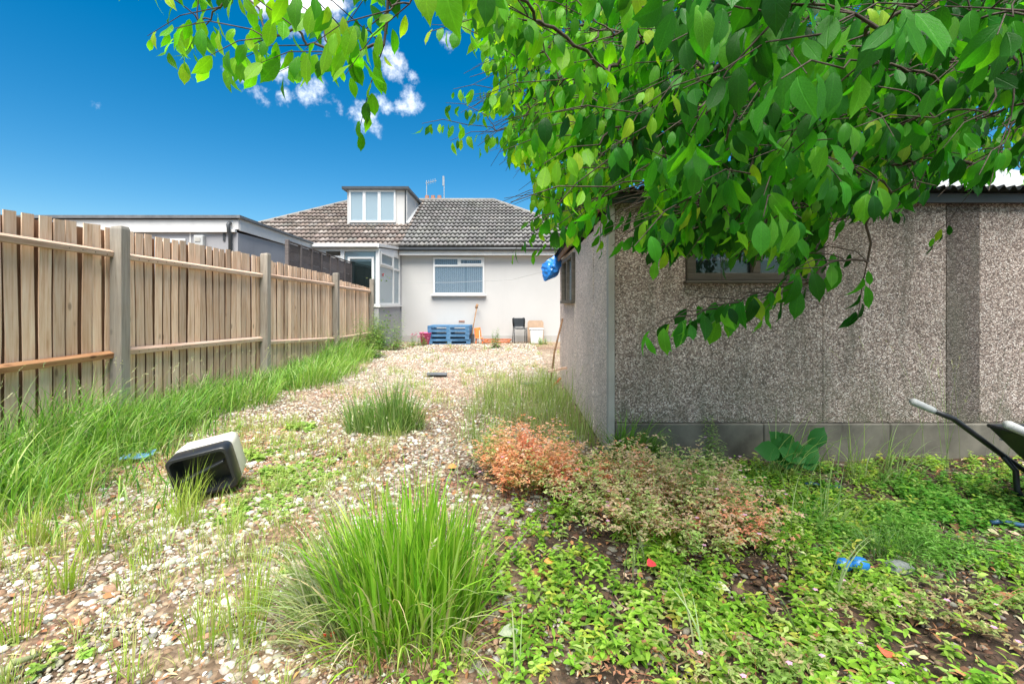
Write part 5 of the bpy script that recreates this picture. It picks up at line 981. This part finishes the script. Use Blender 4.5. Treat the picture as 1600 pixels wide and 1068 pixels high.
for i in range(k-1, -1, -1):
    cnt[i] += 1
    if par[i] >= 0: cnt[par[i]] += cnt[i]
rad = [max(.0020, .0020*c_**.34) for c_ in cnt]
trunk = MB(); trunk.tube([nodes[0]-TP-Vector((0, 0, .1)), nodes[0]-TP+Vector((0, 0, .3)), nodes[1]-TP, nodes[2]-TP], [.13, .10, .085, .07], 12); trunk.obj('trunk', M['bark'], tree, smooth=True)
br = MB()
# leaves on every anchor; the crown keeps the outline it has been pruned and blown into
OUT = [(640, -60), (640, -5), (745, 60), (735, 110), (770, 130), (750, 185), (790, 190), (780, 250), (835, 280), (815, 320), (850, 345), (828, 395), (870, 402), (905, 395), (935, 345), (952, 318), (965, 300), (1010, 292), (1000, 340), (990, 365), (1005, 420), (1055, 412), (1085, 408), (1110, 400), (1150, 408), (1165, 418), (1215, 408), (1225, 440), (1262, 440), (1285, 370), (1300, 345), (1345, 350), (1385, 345), (1420, 368), (1445, 350), (1440, 305), (1500, 285), (1530, 312), (1560, 275), (1700, 285), (1700, -60)]
def PRUNE(a_, b_): return bool(inpoly(np.array([a_]), np.array([b_]), OUT)[0])
LP, LD, LN, LS, LT = [], [], [], [], []; alive = []
for kk, i in own.items():
    p_, nl, L, tone = anch[i]; j = par[kk]; out_ = (p_-nodes[j]); out_.z *= .3; out_ = out_.normalized() if out_.length > .01 else Vector((-1, 0, 0)); tl_ = .10+.02*nl
    side = Vector((-out_.y, out_.x, 0))
    tip = p_+out_*tl_+Vector((0, 0, -.05)); n0_ = len(LP)
    for m_ in range(nl):
        f = (m_+.6)/nl; q = p_+out_*tl_*f+Vector((0, 0, -.05*f*f)); sgn = 1 if m_ % 2 else -1
        d = out_*random.uniform(0, .55)+side*sgn*random.uniform(.15, .75)+Vector((0, 0, -random.uniform(.7, 1.7)))+Vector((random.gauss(0, .15), random.gauss(0, .15), 0)); d.normalize()
        q2 = q+(side*sgn*.3+d).normalized()*.018
        if q2.y > 3.42 and q2.z-.09 < 2.08 and q2.x > .6: continue
        nv = Vector((random.gauss(0, .5), random.gauss(-.55, .5), random.uniform(.15, .9)))
        e_ = q2+d*L
        if e_.y > .3 and q2.y > .3:
            ex_, ey_ = 800+F*e_.x/e_.y, HZ-F*(e_.z-CH)/e_.y; qx_, qy_ = 800+F*q2.x/q2.y, HZ-F*(q2.z-CH)/q2.y
            if i < NM and 0 < ex_ < 1600 and ey_ > 0 and not (PRUNE(ex_, ey_) and (qy_ < 5 or PRUNE(qx_, qy_))): continue
        LP.append(q2); LD.append(d); LN.append(nv); LS.append(L*random.triangular(.45, 1.35, 1.0)); LT.append(tone)
    if len(LP)-n0_ < (5 if nl > 8 else 2): del LP[n0_:], LD[n0_:], LN[n0_:], LS[n0_:], LT[n0_:]; continue
    alive.append(kk); br.tube([p_-TP, p_+out_*tl_*.55-TP, tip-TP], [.0026, .002, .0012], 4, False)
live = [False]*k
for kk in alive:
    j = kk
    while j >= 0 and not live[j]: live[j] = True; j = par[j]
for i in range(3, k):
    if not live[i]: continue
    j = par[i]; a_ = nodes[j]-TP; c_ = nodes[i]-TP; r0 = min(rad[j], rad[i]*1.5, .024); r1 = rad[i]; L = (c_-a_).length
    j1 = Vector((random.gauss(0, .05), random.gauss(0, .05), .07))*L; j2 = Vector((random.gauss(0, .05), random.gauss(0, .05), .08))*L
    br.tube([a_, a_.lerp(c_, .3)+j1, a_.lerp(c_, .68)+j2, c_], [r0, r0*.7+r1*.3, r0*.3+r1*.7, r1*.85], 5 if rad[i] < .012 else 8, False)
br.obj('branches', M['bark'], tree, smooth=True)
LP = np.array([tuple(v) for v in LP])-np.array(TP); LD = np.array([tuple(v) for v in LD]); LN = np.array([tuple(v) for v in LN]); LS = np.array(LS); LT = np.array(LT); n = len(LP)
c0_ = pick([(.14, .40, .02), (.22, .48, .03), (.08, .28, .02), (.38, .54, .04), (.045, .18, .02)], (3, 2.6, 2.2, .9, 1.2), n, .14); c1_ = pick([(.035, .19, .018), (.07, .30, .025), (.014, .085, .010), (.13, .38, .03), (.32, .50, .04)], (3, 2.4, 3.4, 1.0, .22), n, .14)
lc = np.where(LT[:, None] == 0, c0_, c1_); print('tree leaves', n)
wp = LP+np.array(TP); pxs = 800+F*wp[:, 0]/np.maximum(wp[:, 1], .05); pys = HZ-F*(wp[:, 2]-CH)/np.maximum(wp[:, 1], .05)
show = (wp[:, 1] > .3) & (pxs > 0) & (pxs < 1600) & (pys > -10) & (pys < 700); size = np.where(show, LS/np.maximum(wp[:, 1], .1), 0); top = np.argsort(-size)[:300]; rest = np.ones(n, bool); rest[top] = False
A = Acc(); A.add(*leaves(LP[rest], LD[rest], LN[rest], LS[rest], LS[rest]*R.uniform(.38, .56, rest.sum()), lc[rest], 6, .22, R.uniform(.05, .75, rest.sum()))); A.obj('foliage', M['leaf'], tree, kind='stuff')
lvar = {}
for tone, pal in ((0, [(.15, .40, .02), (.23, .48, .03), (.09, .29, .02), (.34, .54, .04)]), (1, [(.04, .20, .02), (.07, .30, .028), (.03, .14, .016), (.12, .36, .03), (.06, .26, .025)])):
    lvar[tone] = []
    for c_ in pal:
        for cu in (.12, .3, .55):
            V_, F_, C_, U_ = leaves(np.zeros((1, 3)), np.array([[0, 1., 0]]), np.array([[0, 0, 1.]]), np.array([1.]), np.array([.49]), np.array([c_]), 6, .22, cu); me = npmesh('leaf', V_, F_, C_, U_, True); me.materials.append(M['leaf']); lvar[tone].append(me)
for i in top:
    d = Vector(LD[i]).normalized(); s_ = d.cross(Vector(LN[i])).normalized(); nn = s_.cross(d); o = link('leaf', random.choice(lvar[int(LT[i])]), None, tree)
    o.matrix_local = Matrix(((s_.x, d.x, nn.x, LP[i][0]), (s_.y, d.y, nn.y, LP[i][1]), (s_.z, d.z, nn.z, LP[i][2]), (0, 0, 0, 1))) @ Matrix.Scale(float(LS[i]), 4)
